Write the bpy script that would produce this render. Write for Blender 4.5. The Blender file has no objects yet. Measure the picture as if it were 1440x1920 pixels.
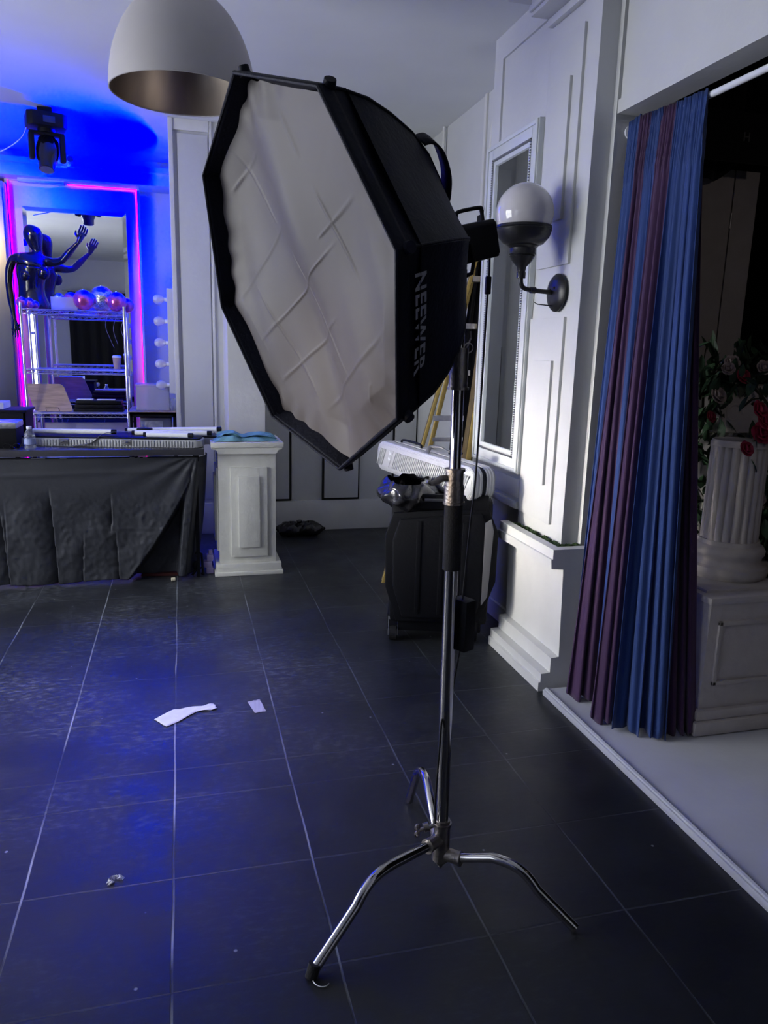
import bpy, bmesh, math, random
from mathutils import Vector, Matrix, noise
random.seed(7)
S = bpy.context.scene
COL = S.collection
PI = math.pi
# ------------------------------------------------------------------ camera
F = 1412.8
yaw, pit, rol = 0.264, 0.212, -0.027
_w = Vector((math.sin(yaw)*math.cos(pit), math.cos(yaw)*math.cos(pit), -math.sin(pit)))
_r = Vector((math.cos(yaw), -math.sin(yaw), 0)); _d = _w.cross(_r)
R_ = _r*math.cos(rol) + _d*math.sin(rol); D_ = -_r*math.sin(rol) + _d*math.cos(rol)
CP = Vector((0, 0, 1.55))
cam = bpy.data.objects.new('camera', bpy.data.cameras.new('camera')); COL.objects.link(cam)
m = Matrix((R_, -D_, -_w)).transposed().to_4x4(); m.translation = CP
cam.matrix_world = m
cam.data.lens = F/1920*36; cam.data.sensor_width = 36; cam.data.clip_start = 0.05
S.camera = cam
def on(ax, val, u, v):
    """world point on the plane ax = val that is seen at photo position u, v"""
    q = _w + (u-720)/F*R_ + (v-960)/F*D_
    k = 'xyz'.index(ax); t = (val-CP[k])/q[k]
    return CP + t*q

# ------------------------------------------------------------------ materials
def mat(name, col=(.8,.8,.8), rough=.5, metal=0, var=0, scale=8, bump=0, bscale=40, emit=None, es=1,
        alpha=None, trans=0, coat=0, aniso=0, sheen=0, spec=.5, sss=0, ior=1.45, stretch=None, rvar=0):
    M = bpy.data.materials.new(name); M.use_nodes = True
    nt = M.node_tree; b = nt.nodes['Principled BSDF']; L = nt.links
    def N(t, **k):
        n = nt.nodes.new(t)
        for a, v in k.items(): setattr(n, a, v)
        return n
    b.inputs['Base Color'].default_value = (*col, 1)
    b.inputs['Roughness'].default_value = rough; b.inputs['Metallic'].default_value = metal
    b.inputs['Transmission Weight'].default_value = trans; b.inputs['Coat Weight'].default_value = coat
    b.inputs['Sheen Weight'].default_value = sheen; b.inputs['IOR'].default_value = ior
    b.inputs['Specular IOR Level'].default_value = spec
    if aniso: b.inputs['Anisotropic'].default_value = aniso
    if alpha is not None: b.inputs['Alpha'].default_value = alpha
    if emit: b.inputs['Emission Color'].default_value = (*emit, 1); b.inputs['Emission Strength'].default_value = es
    tc = N('ShaderNodeTexCoord'); src = tc.outputs['Object']
    if stretch:
        mp = N('ShaderNodeMapping'); mp.inputs['Scale'].default_value = stretch; L.new(src, mp.inputs[0]); src = mp.outputs[0]
    nz = N('ShaderNodeTexNoise'); nz.inputs['Scale'].default_value = scale; nz.inputs['Detail'].default_value = 5
    L.new(src, nz.inputs['Vector'])
    v = var if var else .04
    rp = N('ShaderNodeValToRGB'); rp.color_ramp.elements[0].position = .3; rp.color_ramp.elements[1].position = .7
    rp.color_ramp.elements[0].color = (*[c*(1-v) for c in col], 1); rp.color_ramp.elements[1].color = (*[min(1, c*(1+v)) for c in col], 1)
    L.new(nz.outputs[0], rp.inputs[0]); L.new(rp.outputs[0], b.inputs['Base Color'])
    if rvar:
        mr = N('ShaderNodeMapRange'); mr.inputs[3].default_value = max(.02, rough-rvar); mr.inputs[4].default_value = min(1, rough+rvar)
        L.new(nz.outputs[0], mr.inputs[0]); L.new(mr.outputs[0], b.inputs['Roughness'])
    if bump:
        n2 = N('ShaderNodeTexNoise'); n2.inputs['Scale'].default_value = bscale; n2.inputs['Detail'].default_value = 4
        L.new(src, n2.inputs['Vector'])
        bp = N('ShaderNodeBump'); bp.inputs['Strength'].default_value = bump; bp.inputs['Distance'].default_value = .01
        L.new(n2.outputs[0], bp.inputs['Height']); L.new(bp.outputs[0], b.inputs['Normal'])
    return M
M = {}
M['wall'] = mat('white_wall_paint', (.59,.60,.60), .55, var=.03, scale=3, bump=.12, bscale=30)
M['ceil'] = mat('ceiling_paint', (.76,.78,.79), .8, var=.03, scale=2, bump=.05)
M['trim'] = mat('white_gloss_trim', (.70,.70,.68), .4, var=.04, scale=6, bump=.15, bscale=25)
M['ped'] = mat('pedestal_paint', (.72,.72,.66), .5, var=.06, scale=9, bump=.3, bscale=35)
M['gap'] = mat('black_gap', (.01,.01,.01), .8)
M['chrome'] = mat('chrome', (.62,.60,.58), .13, 1, rvar=.05, scale=30)
M['wirechrome'] = mat('wire_chrome', (.75,.74,.76), .2, 1)
M['castmetal'] = mat('cast_nickel', (.34,.31,.29), .38, 1, var=.2, scale=30, bump=.2, bscale=120)
M['foam'] = mat('black_foam', (.012,.012,.014), .8, bump=.3, bscale=200)
M['blackfab'] = mat('black_nylon', (.0045,.0055,.013), .6, var=.2, scale=12, bump=.2, bscale=90, spec=.22)
M['blackpl'] = mat('black_plastic', (.004,.0045,.007), .55, var=.15, bump=.1, bscale=80, spec=.25)
M['gloss'] = mat('gloss_black', (.006,.006,.007), .14, coat=.5)
M['cable'] = mat('cable_rubber', (.012,.012,.013), .5)
M['greypl'] = mat('grey_plastic', (.16,.16,.17), .5, bump=.1)
M['print'] = mat('print_grey', (.34,.34,.38), .6)
M['logo'] = mat('logo_grey', (.12,.12,.13), .6)
M['shell'] = mat('silver_shell', (.48,.49,.51), .35, .15, var=.04, scale=20)
M['yellow'] = mat('yellow_fibreglass', (.62,.45,.13), .5, var=.12, scale=20, bump=.15)
M['brownrail'] = mat('rail_web', (.16,.115,.05), .6, var=.15, scale=20)
M['alu'] = mat('aluminium', (.75,.76,.78), .4, 1, var=.15, scale=25, bump=.3, bscale=60)
M['globe'] = mat('opal_glass', (.60,.58,.60), .08, coat=.6)
M['lampblack'] = mat('lamp_black', (.012,.012,.013), .36, spec=.5)
M['moss'] = mat('moss', (.035,.07,.018), .9, var=.5, scale=60, bump=.8, bscale=90)
M['steel'] = mat('brushed_steel', (.42,.42,.44), .36, 1, var=.1, scale=4, stretch=(1,1,.1))
M['lampwhite'] = mat('lamp_shade_white', (.40,.385,.39), .5, var=.02)
M['lampinner'] = mat('lamp_inner_foil', (.36,.31,.27), .35, .9, var=.35, scale=5, stretch=(1,1,.06))
M['mirror'] = mat('mirror_silver', (.80,.82,.84), .01, 1, var=.005)
M['mirrord'] = mat('mirror_dim', (.90,.92,.93), .02, 1, var=.005)
M['silverframe'] = mat('mirror_frame_white', (.66,.69,.69), .42, .1, var=.05)
M['board'] = mat('dark_worktop', (.055,.055,.065), .25, var=.1, scale=5, spec=.6)
M['cloth'] = mat('black_table_cloth', (.040,.043,.052), .5, var=.12, scale=5, bump=.12, bscale=40, spec=.4)
M['tube'] = mat('tube_white', (.85,.87,.9), .3)
M['teal'] = mat('teal_cloth', (.16,.36,.46), .8, var=.15, scale=14, bump=.4, bscale=60)
M['whitecap'] = mat('cream_plastic', (.8,.74,.55), .5)
M['tape'] = mat('white_tape', (.62,.66,.66), .5, var=.06, scale=30, bump=.4, bscale=40)
M['clear'] = mat('clear_plastic', (.8,.85,.9), .12, trans=.85, alpha=.6)
M['frost'] = mat('frosted_plastic', (.7,.72,.8), .35, trans=.4, alpha=.65)
M['glassb'] = mat('clear_bulb', (.8,.8,.88), .08, trans=.35, alpha=.92)
M['pinkball'] = mat('pink_glass', (.75,.12,.45), .08, .6, var=.3, scale=10, coat=.6)
M['silverball'] = mat('mirror_tiles', (.75,.75,.8), .08, 1, var=.2, scale=60, bump=.9, bscale=45)
M['wood'] = mat('bamboo_board', (.50,.36,.26), .6, var=.2, scale=8, stretch=(1,8,8))
M['card'] = mat('cardboard', (.46,.33,.25), .8, var=.1, scale=12)
M['stage'] = mat('stage_floor_paint', (.50,.51,.55), .55, var=.06, scale=4, bump=.15, bscale=18)
M['plaster'] = mat('white_plaster', (.52,.48,.46), .7, var=.06, scale=12, bump=.3, bscale=30)
M['leaf'] = mat('rose_leaf', (.018,.045,.022), .55, var=.4, scale=20)
M['rose'] = mat('crimson_rose', (.26,.010,.045), .6, var=.3, scale=40)
M['paleroses'] = mat('pale_rose', (.35,.28,.28), .7, var=.3, scale=40)
M['stem'] = mat('rose_stem', (.03,.028,.015), .8)
M['velvet'] = mat('black_drape', (.004,.004,.006), .9, sheen=.1)
M['lilac'] = mat('lilac_foam', (.36,.31,.58), .6)
M['red'] = mat('dark_red', (.05,.004,.004), .7)
M['bagpl'] = mat('black_bag_plastic', (.012,.012,.014), .22, bump=.7, bscale=22, coat=.2)
M['winglass'] = mat('window_glass', (.9,.95,1), .02, trans=1, alpha=.15)
M['magenta'] = mat('magenta_led', (.1,.02,.08), .5, emit=(1,.0,.5), es=4)
M['bluecove'] = mat('blue_led', (.02,.02,.1), .5, emit=(.02,.0,1), es=14)
M['boardpaint'] = mat('mirror_board_paint', (.62,.62,.66), .5, var=.03)
def fabric_mat(name, c1, rough=.75, sheen=.15):
    return mat(name, c1, rough, var=.12, scale=10, bump=.12, bscale=160, sheen=sheen, stretch=(1,1,.15))
M['blue_cur'] = fabric_mat('royal_blue_cloth', (.017,.050,.20))
M['purple_cur'] = fabric_mat('plum_purple_cloth', (.050,.017,.068))

M['diff'] = mat('diffuser_cloth', (.105,.092,.092), .55, var=.05, scale=5, sheen=.15, bump=.06, bscale=9)

def floor_mat():
    Mt = bpy.data.materials.new('painted_tile_floor'); Mt.use_nodes = True
    nt = Mt.node_tree; L = nt.links; b = nt.nodes['Principled BSDF']
    def N(t, **k):
        n = nt.nodes.new(t)
        for a, v in k.items(): setattr(n, a, v)
        return n
    def mth(op, a, b_=None, c=None):
        n = N('ShaderNodeMath', operation=op)
        for i, x in enumerate((a, b_, c)):
            if x is None: continue
            if isinstance(x, (int, float)): n.inputs[i].default_value = x
            else: L.new(x, n.inputs[i])
        return n.outputs[0]
    tc = N('ShaderNodeTexCoord'); sx = N('ShaderNodeSeparateXYZ'); L.new(tc.outputs['Object'], sx.inputs[0])
    wob = N('ShaderNodeTexNoise'); wob.inputs['Scale'].default_value = 2.2; L.new(tc.outputs['Object'], wob.inputs[0])
    w = mth('MULTIPLY', mth('SUBTRACT', wob.outputs[0], .5), .012)
    x = mth('ADD', sx.outputs[0], w); y = mth('ADD', sx.outputs[1], w)
    s = .416
    def line(v, wd):   # 1 on the joint, 0 off it
        u = mth('DIVIDE', v, s); fr = mth('SUBTRACT', u, mth('ROUND', u)); a = mth('MULTIPLY', mth('ABSOLUTE', fr), s)
        mr = N('ShaderNodeMapRange', interpolation_type='SMOOTHSTEP'); mr.inputs[1].default_value = wd*.4; mr.inputs[2].default_value = wd
        mr.inputs[3].default_value = 1; mr.inputs[4].default_value = 0; L.new(a, mr.inputs[0]); return mr.outputs[0]
    lx = line(mth('SUBTRACT', x, -.065), .0042)
    sh = mth('MULTIPLY', mth('GREATER_THAN', y, 2.55), .192)
    ly = line(mth('SUBTRACT', mth('SUBTRACT', y, sh), 1.621), .0042)
    # broken, worn joints
    wn = N('ShaderNodeTexNoise'); wn.inputs['Scale'].default_value = 2.6; wn.inputs['Detail'].default_value = 6; L.new(tc.outputs['Object'], wn.inputs[0])
    def mr_(v, a, b2, c, d):
        n = N('ShaderNodeMapRange'); n.inputs[1].default_value = a; n.inputs[2].default_value = b2; n.inputs[3].default_value = c; n.inputs[4].default_value = d
        L.new(v, n.inputs[0]); return n.outputs[0]
    worn = mr_(wn.outputs[0], .40, .60, .06, 1)
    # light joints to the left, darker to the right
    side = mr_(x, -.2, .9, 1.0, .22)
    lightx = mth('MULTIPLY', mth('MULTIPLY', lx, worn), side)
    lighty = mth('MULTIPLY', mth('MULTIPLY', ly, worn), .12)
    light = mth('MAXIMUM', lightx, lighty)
    # scuffs and dust, thickened further in to paint reflected haze as well
    mp = N('ShaderNodeMapping'); mp.inputs['Scale'].default_value = (1, 2.4, 1); L.new(tc.outputs['Object'], mp.inputs[0])
    n1 = N('ShaderNodeTexNoise'); n1.inputs['Scale'].default_value = 22; n1.inputs['Detail'].default_value = 9; n1.inputs['Roughness'].default_value = .7; L.new(mp.outputs[0], n1.inputs[0])
    n2 = N('ShaderNodeTexNoise'); n2.inputs['Scale'].default_value = 1.6; n2.inputs['Detail'].default_value = 3; L.new(tc.outputs['Object'], n2.inputs[0])
    sc = mth('MULTIPLY', mr_(n1.outputs[0], .50, .64, 0, 1), mr_(n2.outputs[0], .40, .62, .05, 1))
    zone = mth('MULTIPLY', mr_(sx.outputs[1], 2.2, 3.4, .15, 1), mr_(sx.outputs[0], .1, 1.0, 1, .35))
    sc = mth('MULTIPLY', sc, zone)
    vo = N('ShaderNodeTexVoronoi'); vo.inputs['Scale'].default_value = 9; L.new(tc.outputs['Object'], vo.inputs[0])
    sxc = N('ShaderNodeSeparateColor'); L.new(vo.outputs['Color'], sxc.inputs[0])
    sp = mth('MULTIPLY', mth('MULTIPLY', mr_(vo.outputs['Distance'], .03, .055, 1, 0), mth('GREATER_THAN', sxc.outputs[0], .62)), .9)
    dirt = mth('MAXIMUM', mth('MULTIPLY', sc, .5), sp)
    fac = mth('MINIMUM', mth('ADD', mth('MULTIPLY', light, .85), mth('MULTIPLY', dirt, .8)), 1)
    mix = N('ShaderNodeMix', data_type='RGBA'); L.new(fac, mix.inputs[0])
    cr = N('ShaderNodeValToRGB'); cr.color_ramp.elements[0].color = (.007,.008,.011,1); cr.color_ramp.elements[1].color = (.014,.016,.021,1); L.new(n2.outputs[0], cr.inputs[0])
    L.new(cr.outputs[0], mix.inputs[6]); mix.inputs[7].default_value = (.30,.33,.36,1)
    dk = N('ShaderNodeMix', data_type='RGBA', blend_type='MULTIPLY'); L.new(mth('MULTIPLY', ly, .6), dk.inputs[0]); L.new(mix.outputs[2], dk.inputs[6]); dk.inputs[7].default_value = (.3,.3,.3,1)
    haze = N('ShaderNodeMix', data_type='RGBA'); L.new(mth('MULTIPLY', zone, mr_(n2.outputs[0], .3, .7, .035, .085)), haze.inputs[0]); L.new(mix.outputs[2], haze.inputs[6]); haze.inputs[7].default_value = (.34,.37,.40,1)  # far floor lightened in colour to stand for hazy reflected light
    L.new(haze.outputs[2], b.inputs['Base Color'])
    rn = N('ShaderNodeTexNoise'); rn.inputs['Scale'].default_value = 5; rn.inputs['Detail'].default_value = 6; L.new(tc.outputs['Object'], rn.inputs[0])
    L.new(mth('ADD', mr_(rn.outputs[0], .3, .7, .34, .5), mth('MULTIPLY', sc, .2)), b.inputs['Roughness'])
    bn = N('ShaderNodeTexNoise'); bn.inputs['Scale'].default_value = 16; bn.inputs['Detail'].default_value = 5; L.new(mp.outputs[0], bn.inputs[0])
    h = mth('SUBTRACT', mth('MULTIPLY', bn.outputs[0], .35), mth('MULTIPLY', mth('MAXIMUM', lx, ly), .5))
    bp = N('ShaderNodeBump'); bp.inputs['Strength'].default_value = .32; bp.inputs['Distance'].default_value = .006
    L.new(h, bp.inputs['Height']); L.new(bp.outputs[0], b.inputs['Normal'])
    b.inputs['Specular IOR Level'].default_value = .42
    return Mt
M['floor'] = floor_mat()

# ------------------------------------------------------------------ geometry helpers
class G:
    """collects shapes in one bmesh; build() links them as one mesh object"""
    def __init__(s): s.b = bmesh.new()
    def box(s, x0, y0, z0, x1, y1, z1, mx=None, bev=0):
        t = bmesh.new(); bmesh.ops.create_cube(t, size=1)
        bmesh.ops.scale(t, vec=(abs(x1-x0), abs(y1-y0), abs(z1-z0)), verts=t.verts)
        bmesh.ops.translate(t, vec=((x0+x1)/2, (y0+y1)/2, (z0+z1)/2), verts=t.verts)
        if bev: bmesh.ops.bevel(t, geom=t.edges[:], offset=bev, segments=2, affect='EDGES', profile=.6)
        return s.add(t, mx)
    def add(s, t, mx=None):
        if mx is not None: bmesh.ops.transform(t, matrix=mx, verts=t.verts)
        me = bpy.data.meshes.new('t'); t.to_mesh(me); t.free(); s.b.from_mesh(me); bpy.data.meshes.remove(me); return s
    def sweep(s, pts, rad, n=12, cap=True, closed=False):
        pts = [Vector(p) for p in pts]; K = len(pts)
        rs = rad if isinstance(rad, (list, tuple)) else [rad]*K
        rings = []; up = None
        for i, p in enumerate(pts):
            a = pts[(i-1) % K] if (i or closed) else p; c = pts[(i+1) % K] if (i < K-1 or closed) else p
            t = (c-a).normalized()
            if up is None: up = Vector((0,0,1)) if abs(t.z) < .9 else Vector((1,0,0))
            u = (up - t*up.dot(t)).normalized(); up = u; v = t.cross(u)
            rings.append([s.b.verts.new(p + (u*math.cos(2*PI*k/n) + v*math.sin(2*PI*k/n))*rs[i]) for k in range(n)])
        for i in range(K if closed else K-1):
            A, B = rings[i], rings[(i+1) % K]
            for k in range(n): s.b.faces.new((A[k], A[(k+1) % n], B[(k+1) % n], B[k]))
        if cap and not closed: s.b.faces.new(rings[0][::-1]); s.b.faces.new(rings[-1])
        return s
    def cyl(s, a, b, r, r2=None, n=20): return s.sweep([a, b], [r, r2 if r2 is not None else r], n)
    def lathe(s, prof, mx=None, n=32, cap=True):
        t = bmesh.new(); rings = [[t.verts.new((r*math.cos(2*PI*k/n), r*math.sin(2*PI*k/n), z)) for k in range(n)] for r, z in prof]
        for A, B in zip(rings, rings[1:]):
            for k in range(n): t.faces.new((A[k], A[(k+1) % n], B[(k+1) % n], B[k]))
        if cap: t.faces.new(rings[0][::-1]); t.faces.new(rings[-1])
        return s.add(t, mx)
    def prism(s, poly, z0, z1, mx=None, bev=0):
        t = bmesh.new(); A = [t.verts.new((x, y, z0)) for x, y in poly]; B = [t.verts.new((x, y, z1)) for x, y in poly]; n = len(poly)
        t.faces.new(A[::-1]); t.faces.new(B)
        for k in range(n): t.faces.new((A[k], A[(k+1) % n], B[(k+1) % n], B[k]))
        if bev: bmesh.ops.bevel(t, geom=t.edges[:], offset=bev, segments=2, affect='EDGES', profile=.6)
        return s.add(t, mx)
    def grid(s, f, nu, nv, closed=False):
        V = [[s.b.verts.new(f(i/(nu-1) if not closed else i/nu, j/(nv-1))) for i in range(nu)] for j in range(nv)]
        for j in range(nv-1):
            for i in range(nu if closed else nu-1):
                k = (i+1) % nu; s.b.faces.new((V[j][i], V[j][k], V[j+1][k], V[j+1][i]))
        return s
    def ball(s, c, r, seg=24, sc=(1,1,1), rot=None):
        t = bmesh.new(); bmesh.ops.create_uvsphere(t, u_segments=seg, v_segments=seg//2, radius=r)
        bmesh.ops.scale(t, vec=sc, verts=t.verts)
        if rot is not None: bmesh.ops.transform(t, matrix=rot, verts=t.verts)
        bmesh.ops.translate(t, vec=c, verts=t.verts); return s.add(t)
    def face(s, pts): s.b.faces.new([s.b.verts.new(p) for p in pts]); return s
    def build(s, name, m, parent=None, smooth=True, mods=(), angle=38):
        me = bpy.data.meshes.new(name)
        bmesh.ops.recalc_face_normals(s.b, faces=s.b.faces[:])
        s.b.to_mesh(me); s.b.free(); me.materials.append(m)
        if smooth:
            me.polygons.foreach_set('use_smooth', [True]*len(me.polygons)); me.set_sharp_from_angle(angle=math.radians(angle))
        o = bpy.data.objects.new(name, me); COL.objects.link(o)
        if parent is not None:
            o.parent = parent; o.matrix_parent_inverse = WM(parent).inverted()
        for md in mods:
            if md[0] == 'solid': x = o.modifiers.new('s', 'SOLIDIFY'); x.thickness = md[1]; x.offset = 0
            if md[0] == 'sub': x = o.modifiers.new('u', 'SUBSURF'); x.levels = x.render_levels = md[1]
        return o
def WM(o):
    mm = o.matrix_basis.copy()
    if o.parent: mm = WM(o.parent) @ o.matrix_parent_inverse @ mm
    return mm
def thing(name, label, cat, loc=(0,0,0), group=None, mx=None):
    o = bpy.data.objects.new(name, None); COL.objects.link(o); o.empty_display_size = .1
    if mx is not None: o.matrix_basis = mx
    else: o.location = loc
    o['label'] = label; o['category'] = cat
    if group: o['group'] = group
    return o
def tag(o, label, cat, group=None, kind=None):
    o['label'] = label; o['category'] = cat
    if group: o['group'] = group
    if kind: o['kind'] = kind
    return o
def struct(o): o['kind'] = 'structure'; return o
def copy_tree(root, loc, label=None):
    r = root.copy(); COL.objects.link(r); r.location = loc
    if label: r['label'] = label
    for ch in [c for c in bpy.data.objects if c.parent == root]:
        c = ch.copy(); COL.objects.link(c); c.parent = r
        for g in [k for k in bpy.data.objects if k.parent == ch]:
            d = g.copy(); COL.objects.link(d); d.parent = c
    return r
def T(x, y, z): return Matrix.Translation((x, y, z))
def RX(a): return Matrix.Rotation(a, 4, 'X')
def RY(a): return Matrix.Rotation(a, 4, 'Y')
def RZ(a): return Matrix.Rotation(a, 4, 'Z')
def frame(o, x, y, z):
    mm = Matrix((x, y, z)).transposed().to_4x4(); mm.translation = o; return mm
def text_mesh(txt, size, mx, name, m, parent, extrude=.0006, bold=0):
    cu = bpy.data.curves.new('t', 'FONT'); cu.body = txt; cu.size = size; cu.extrude = extrude; cu.align_x = 'CENTER'; cu.align_y = 'CENTER'; cu.offset = bold
    ob = bpy.data.objects.new('t', cu); COL.objects.link(ob)
    me = bpy.data.meshes.new_from_object(ob); COL.objects.unlink(ob); bpy.data.objects.remove(ob)
    me.transform(mx); me.materials.clear(); me.materials.append(m); me.name = name
    o = bpy.data.objects.new(name, me); COL.objects.link(o)
    if parent is not None: o.parent = parent; o.matrix_parent_inverse = WM(parent).inverted()
    return o
def bez(p0, p1, p2, p3, n=14):
    P = [Vector(p) for p in (p0, p1, p2, p3)]
    return [P[0]*(1-t)**3 + P[1]*3*t*(1-t)**2 + P[2]*3*t*t*(1-t) + P[3]*t**3 for t in [i/(n-1) for i in range(n)]]
def smooth_path(pts, n=8):
    P = [Vector(p) for p in pts]; out = []
    for i in range(len(P)-1):
        a, b, c, d = P[max(i-1, 0)], P[i], P[i+1], P[min(i+2, len(P)-1)]
        for k in range(n):
            t = k/n; out.append(.5*((2*b) + (c-a)*t + (2*a-5*b+4*c-d)*t*t + (3*b-a-3*c+d)*t**3))
    return out + [P[-1]]

# ------------------------------------------------------------------ the room
H = 3.2
def sbox(name, x0, y0, z0, x1, y1, z1, m, bev=0):
    return struct(G().box(x0, y0, z0, x1, y1, z1, bev=bev).build(name, m, smooth=bool(bev)))
XL, YF = -3.3, -2.0
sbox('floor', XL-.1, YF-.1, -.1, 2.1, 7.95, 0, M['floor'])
sbox('ceiling', XL-.1, YF-.1, H, 2.2, 7.95, H+.1, M['ceil'])
sbox('wall_back', -.04, 6.34, 0, 2.1, 6.5, H, M['wall'])
sbox('wall_alcove_side', -.04, 6.5, 0, .1, 7.95, H, M['wall'])
sbox('wall_alcove_back', XL-.1, 7.85, 0, -.04, 7.95, H, M['wall'])
sbox('wall_right', 1.99, 4.23, 0, 2.1, 6.34, H, M['wall'])
# front wall behind the viewer
g = G(); g.box(XL-.1, YF-.1, 0, 2.1, YF, H)
struct(g.build('wall_front', M['wall'], smooth=False))
# left wall with two tall windows
WZ0, WZ1 = .55, 2.75
W = [(-.6, 1.3), (2.3, 4.6)]
g = G(); g.box(XL-.1, YF-.1, 0, XL, 7.95, WZ0).box(XL-.1, YF-.1, WZ1, XL, 7.95, H)
g.box(XL-.1, YF-.1, WZ0, XL, W[0][0], WZ1).box(XL-.1, W[0][1], WZ0, XL, W[1][0], WZ1).box(XL-.1, W[1][1], WZ0, XL, 7.95, WZ1)
struct(g.build('wall_left', M['wall'], smooth=False))
def window(name, a, b, side):
    g = G(); n = 3
    def bx(u0, z0, u1, z1, t=.03):
        if side == 'L': g.box(XL-.06, u0, z0, XL-.06+t*2, u1, z1)
        else: g.box(u0, YF-.06, z0, u1, YF-.06+t*2, z1)
    z0, z1 = (WZ0, WZ1) if side == 'L' else (.9, 2.7)
    bx(a, z0, a+.05, z1); bx(b-.05, z0, b, z1); bx(a, z0, b, z0+.06); bx(a, z1-.06, b, z1)
    for k in range(1, n): u = a+(b-a)*k/n; bx(u-.02, z0, u+.02, z1)
    bx(a, (z0+z1)/2-.02, b, (z0+z1)/2+.02)
    o = struct(g.build(name, M['trim'], smooth=False))
    p = G()
    if side == 'L': p.box(XL-.055, a, z0, XL-.05, b, z1)
    else: p.box(a, YF-.055, z0, b, YF-.05, z1)
    p.build('pane', M['winglass'], o, smooth=False)
window('window_1', *W[0], 'L'); window('window_2', *W[1], 'L')

# pier that carries the wall mirror: upper box, lower wall set back under it
PX = 1.715
sbox('wall_pier', PX, 3.12, .74, 2.1, 4.23, H, M['wall'])
sbox('wall_pier_foot', PX, 3.12, 0, 2.1, 3.60, .74, M['wall'])
sbox('wall_pier_recess', 1.785, 3.60, 0, 2.1, 4.23, .74, M['wall'])
g = G().box(1.765, 3.60, 0, 1.785, 4.26, .10, bev=.004).box(1.772, 4.23, 0, 1.99, 4.26, .10)
struct(g.build('baseboard_pier', M['trim']))
# mouldings on the pier
def prox(u0, v0, u1, v1, d, m=M['wall'], ps=None):
    a = on('x', PX, u0, v0); b = on('x', PX, u1, v1)
    return (PX-d, min(a.y, b.y), min(a.z, b.z), PX, max(a.y, b.y), max(a.z, b.z))
fy = on('x', PX, 943, 200).y; tz = on('x', PX, 946, 112).z; nz_ = 3.12
g = G().box(PX-.012, fy, 2.6, PX, 4.23, H).box(PX-.012, 3.12, tz, PX, fy, H)
struct(g.build('trim_1', M['wall'], smooth=False))
yR = on('x', PX, 1103, 40).y; yR2 = on('x', PX, 1080, 142).y
zt = on('x', PX, 1103, 40).z; zb = on('x', PX, 1070, 494).z
struct(G().box(PX-.014, yR, zb, PX, 3.56, zt, bev=.001).build('trim_2', M['wall']))
zt2 = on('x', PX, 1080, 142).z; zb2 = on('x', PX, 1060, 411).z
struct(G().box(PX-.028, yR2, zb2, PX-.014, 3.50, zt2, bev=.001).build('trim_3', M['wall']))
a = on('x', PX, 1062.5, 594); b = on('x', PX, 1038, 986); c = on('x', PX, 1043, 677); d = on('x', PX, 1027, 910)
lo = on('x', PX, 1012, 640).y
struct(G().box(PX-.014, a.y, b.z, PX, 3.58, a.z, bev=.001).build('trim_4', M['wall']))
struct(G().box(PX-.028, c.y, d.z, PX-.014, lo, c.z, bev=.001).build('trim_5', M['wall']))
struct(G().box(PX-.02, 3.60, .74, PX, 4.23, .78, bev=.006).box(PX-.01, 3.60, .80, PX, 4.23, .90, bev=.004).build('trim_6', M['trim']))
# stepped crown near the top of the frame
struct(G().box(1.50, YF, 3.13, PX, 3.62, H, bev=.003).build('trim_7', M['wall']))
struct(G().box(1.60, YF, 3.06, PX, 3.57, 3.13, bev=.003).box(1.585, YF, 3.075, 1.60, 3.565, 3.10, bev=.004).build('trim_8', M['wall']))
struct(G().box(PX-.03, 3.12, 3.025, PX, 3.57, 3.06, bev=.006).build('trim_9', M['wall']))
# wall with the wide opening to the stage
sbox('wall_opening_jamb', 1.80, 3.09, 0, 1.93, 3.12, H, M['wall'])
yo = on('x', 1.80, 1172, 20).y
g = G().box(1.815, .2, 2.545, 1.93, 3.09, H).box(1.80, yo, 2.545, 1.815, 3.09, H).box(1.804, .2, 2.545, 1.815, yo, 2.60)
struct(g.build('wall_opening_head', M['wall'], smooth=False))
sbox('wall_opening_near', 1.80, YF, 0, 1.93, .2, H, M['wall'])
# stage room behind the opening
sbox('floor_stage', 1.583, -1.9, 0, 5.2, 2.945, .028, M['stage'], .004)
sbox('floor_stage_rear', 1.93, 2.945, 0, 5.2, 5.3, .028, M['stage'])
struct(G().sweep([(1.60, 2.94, .026), (1.60, -1.9, .026)], .011, 8).build('trim_10', M['stage']))
sbox('ceiling_stage', 2.2, YF, H, 5.3, 5.4, H+.1, M['velvet'])
sbox('wall_stage_back', 2.14, 5.3, 0, 5.3, 5.4, H, M['velvet'])
sbox('wall_stage_right', 5.2, YF, 0, 5.3, 5.4, H, M['velvet'])
sbox('wall_stage_front', 1.93, YF-.1, 0, 5.3, YF, H, M['velvet'])
sbox('wall_stage_left', 2.1, 3.12, 0, 2.14, 5.3, H, M['velvet'])
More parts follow.
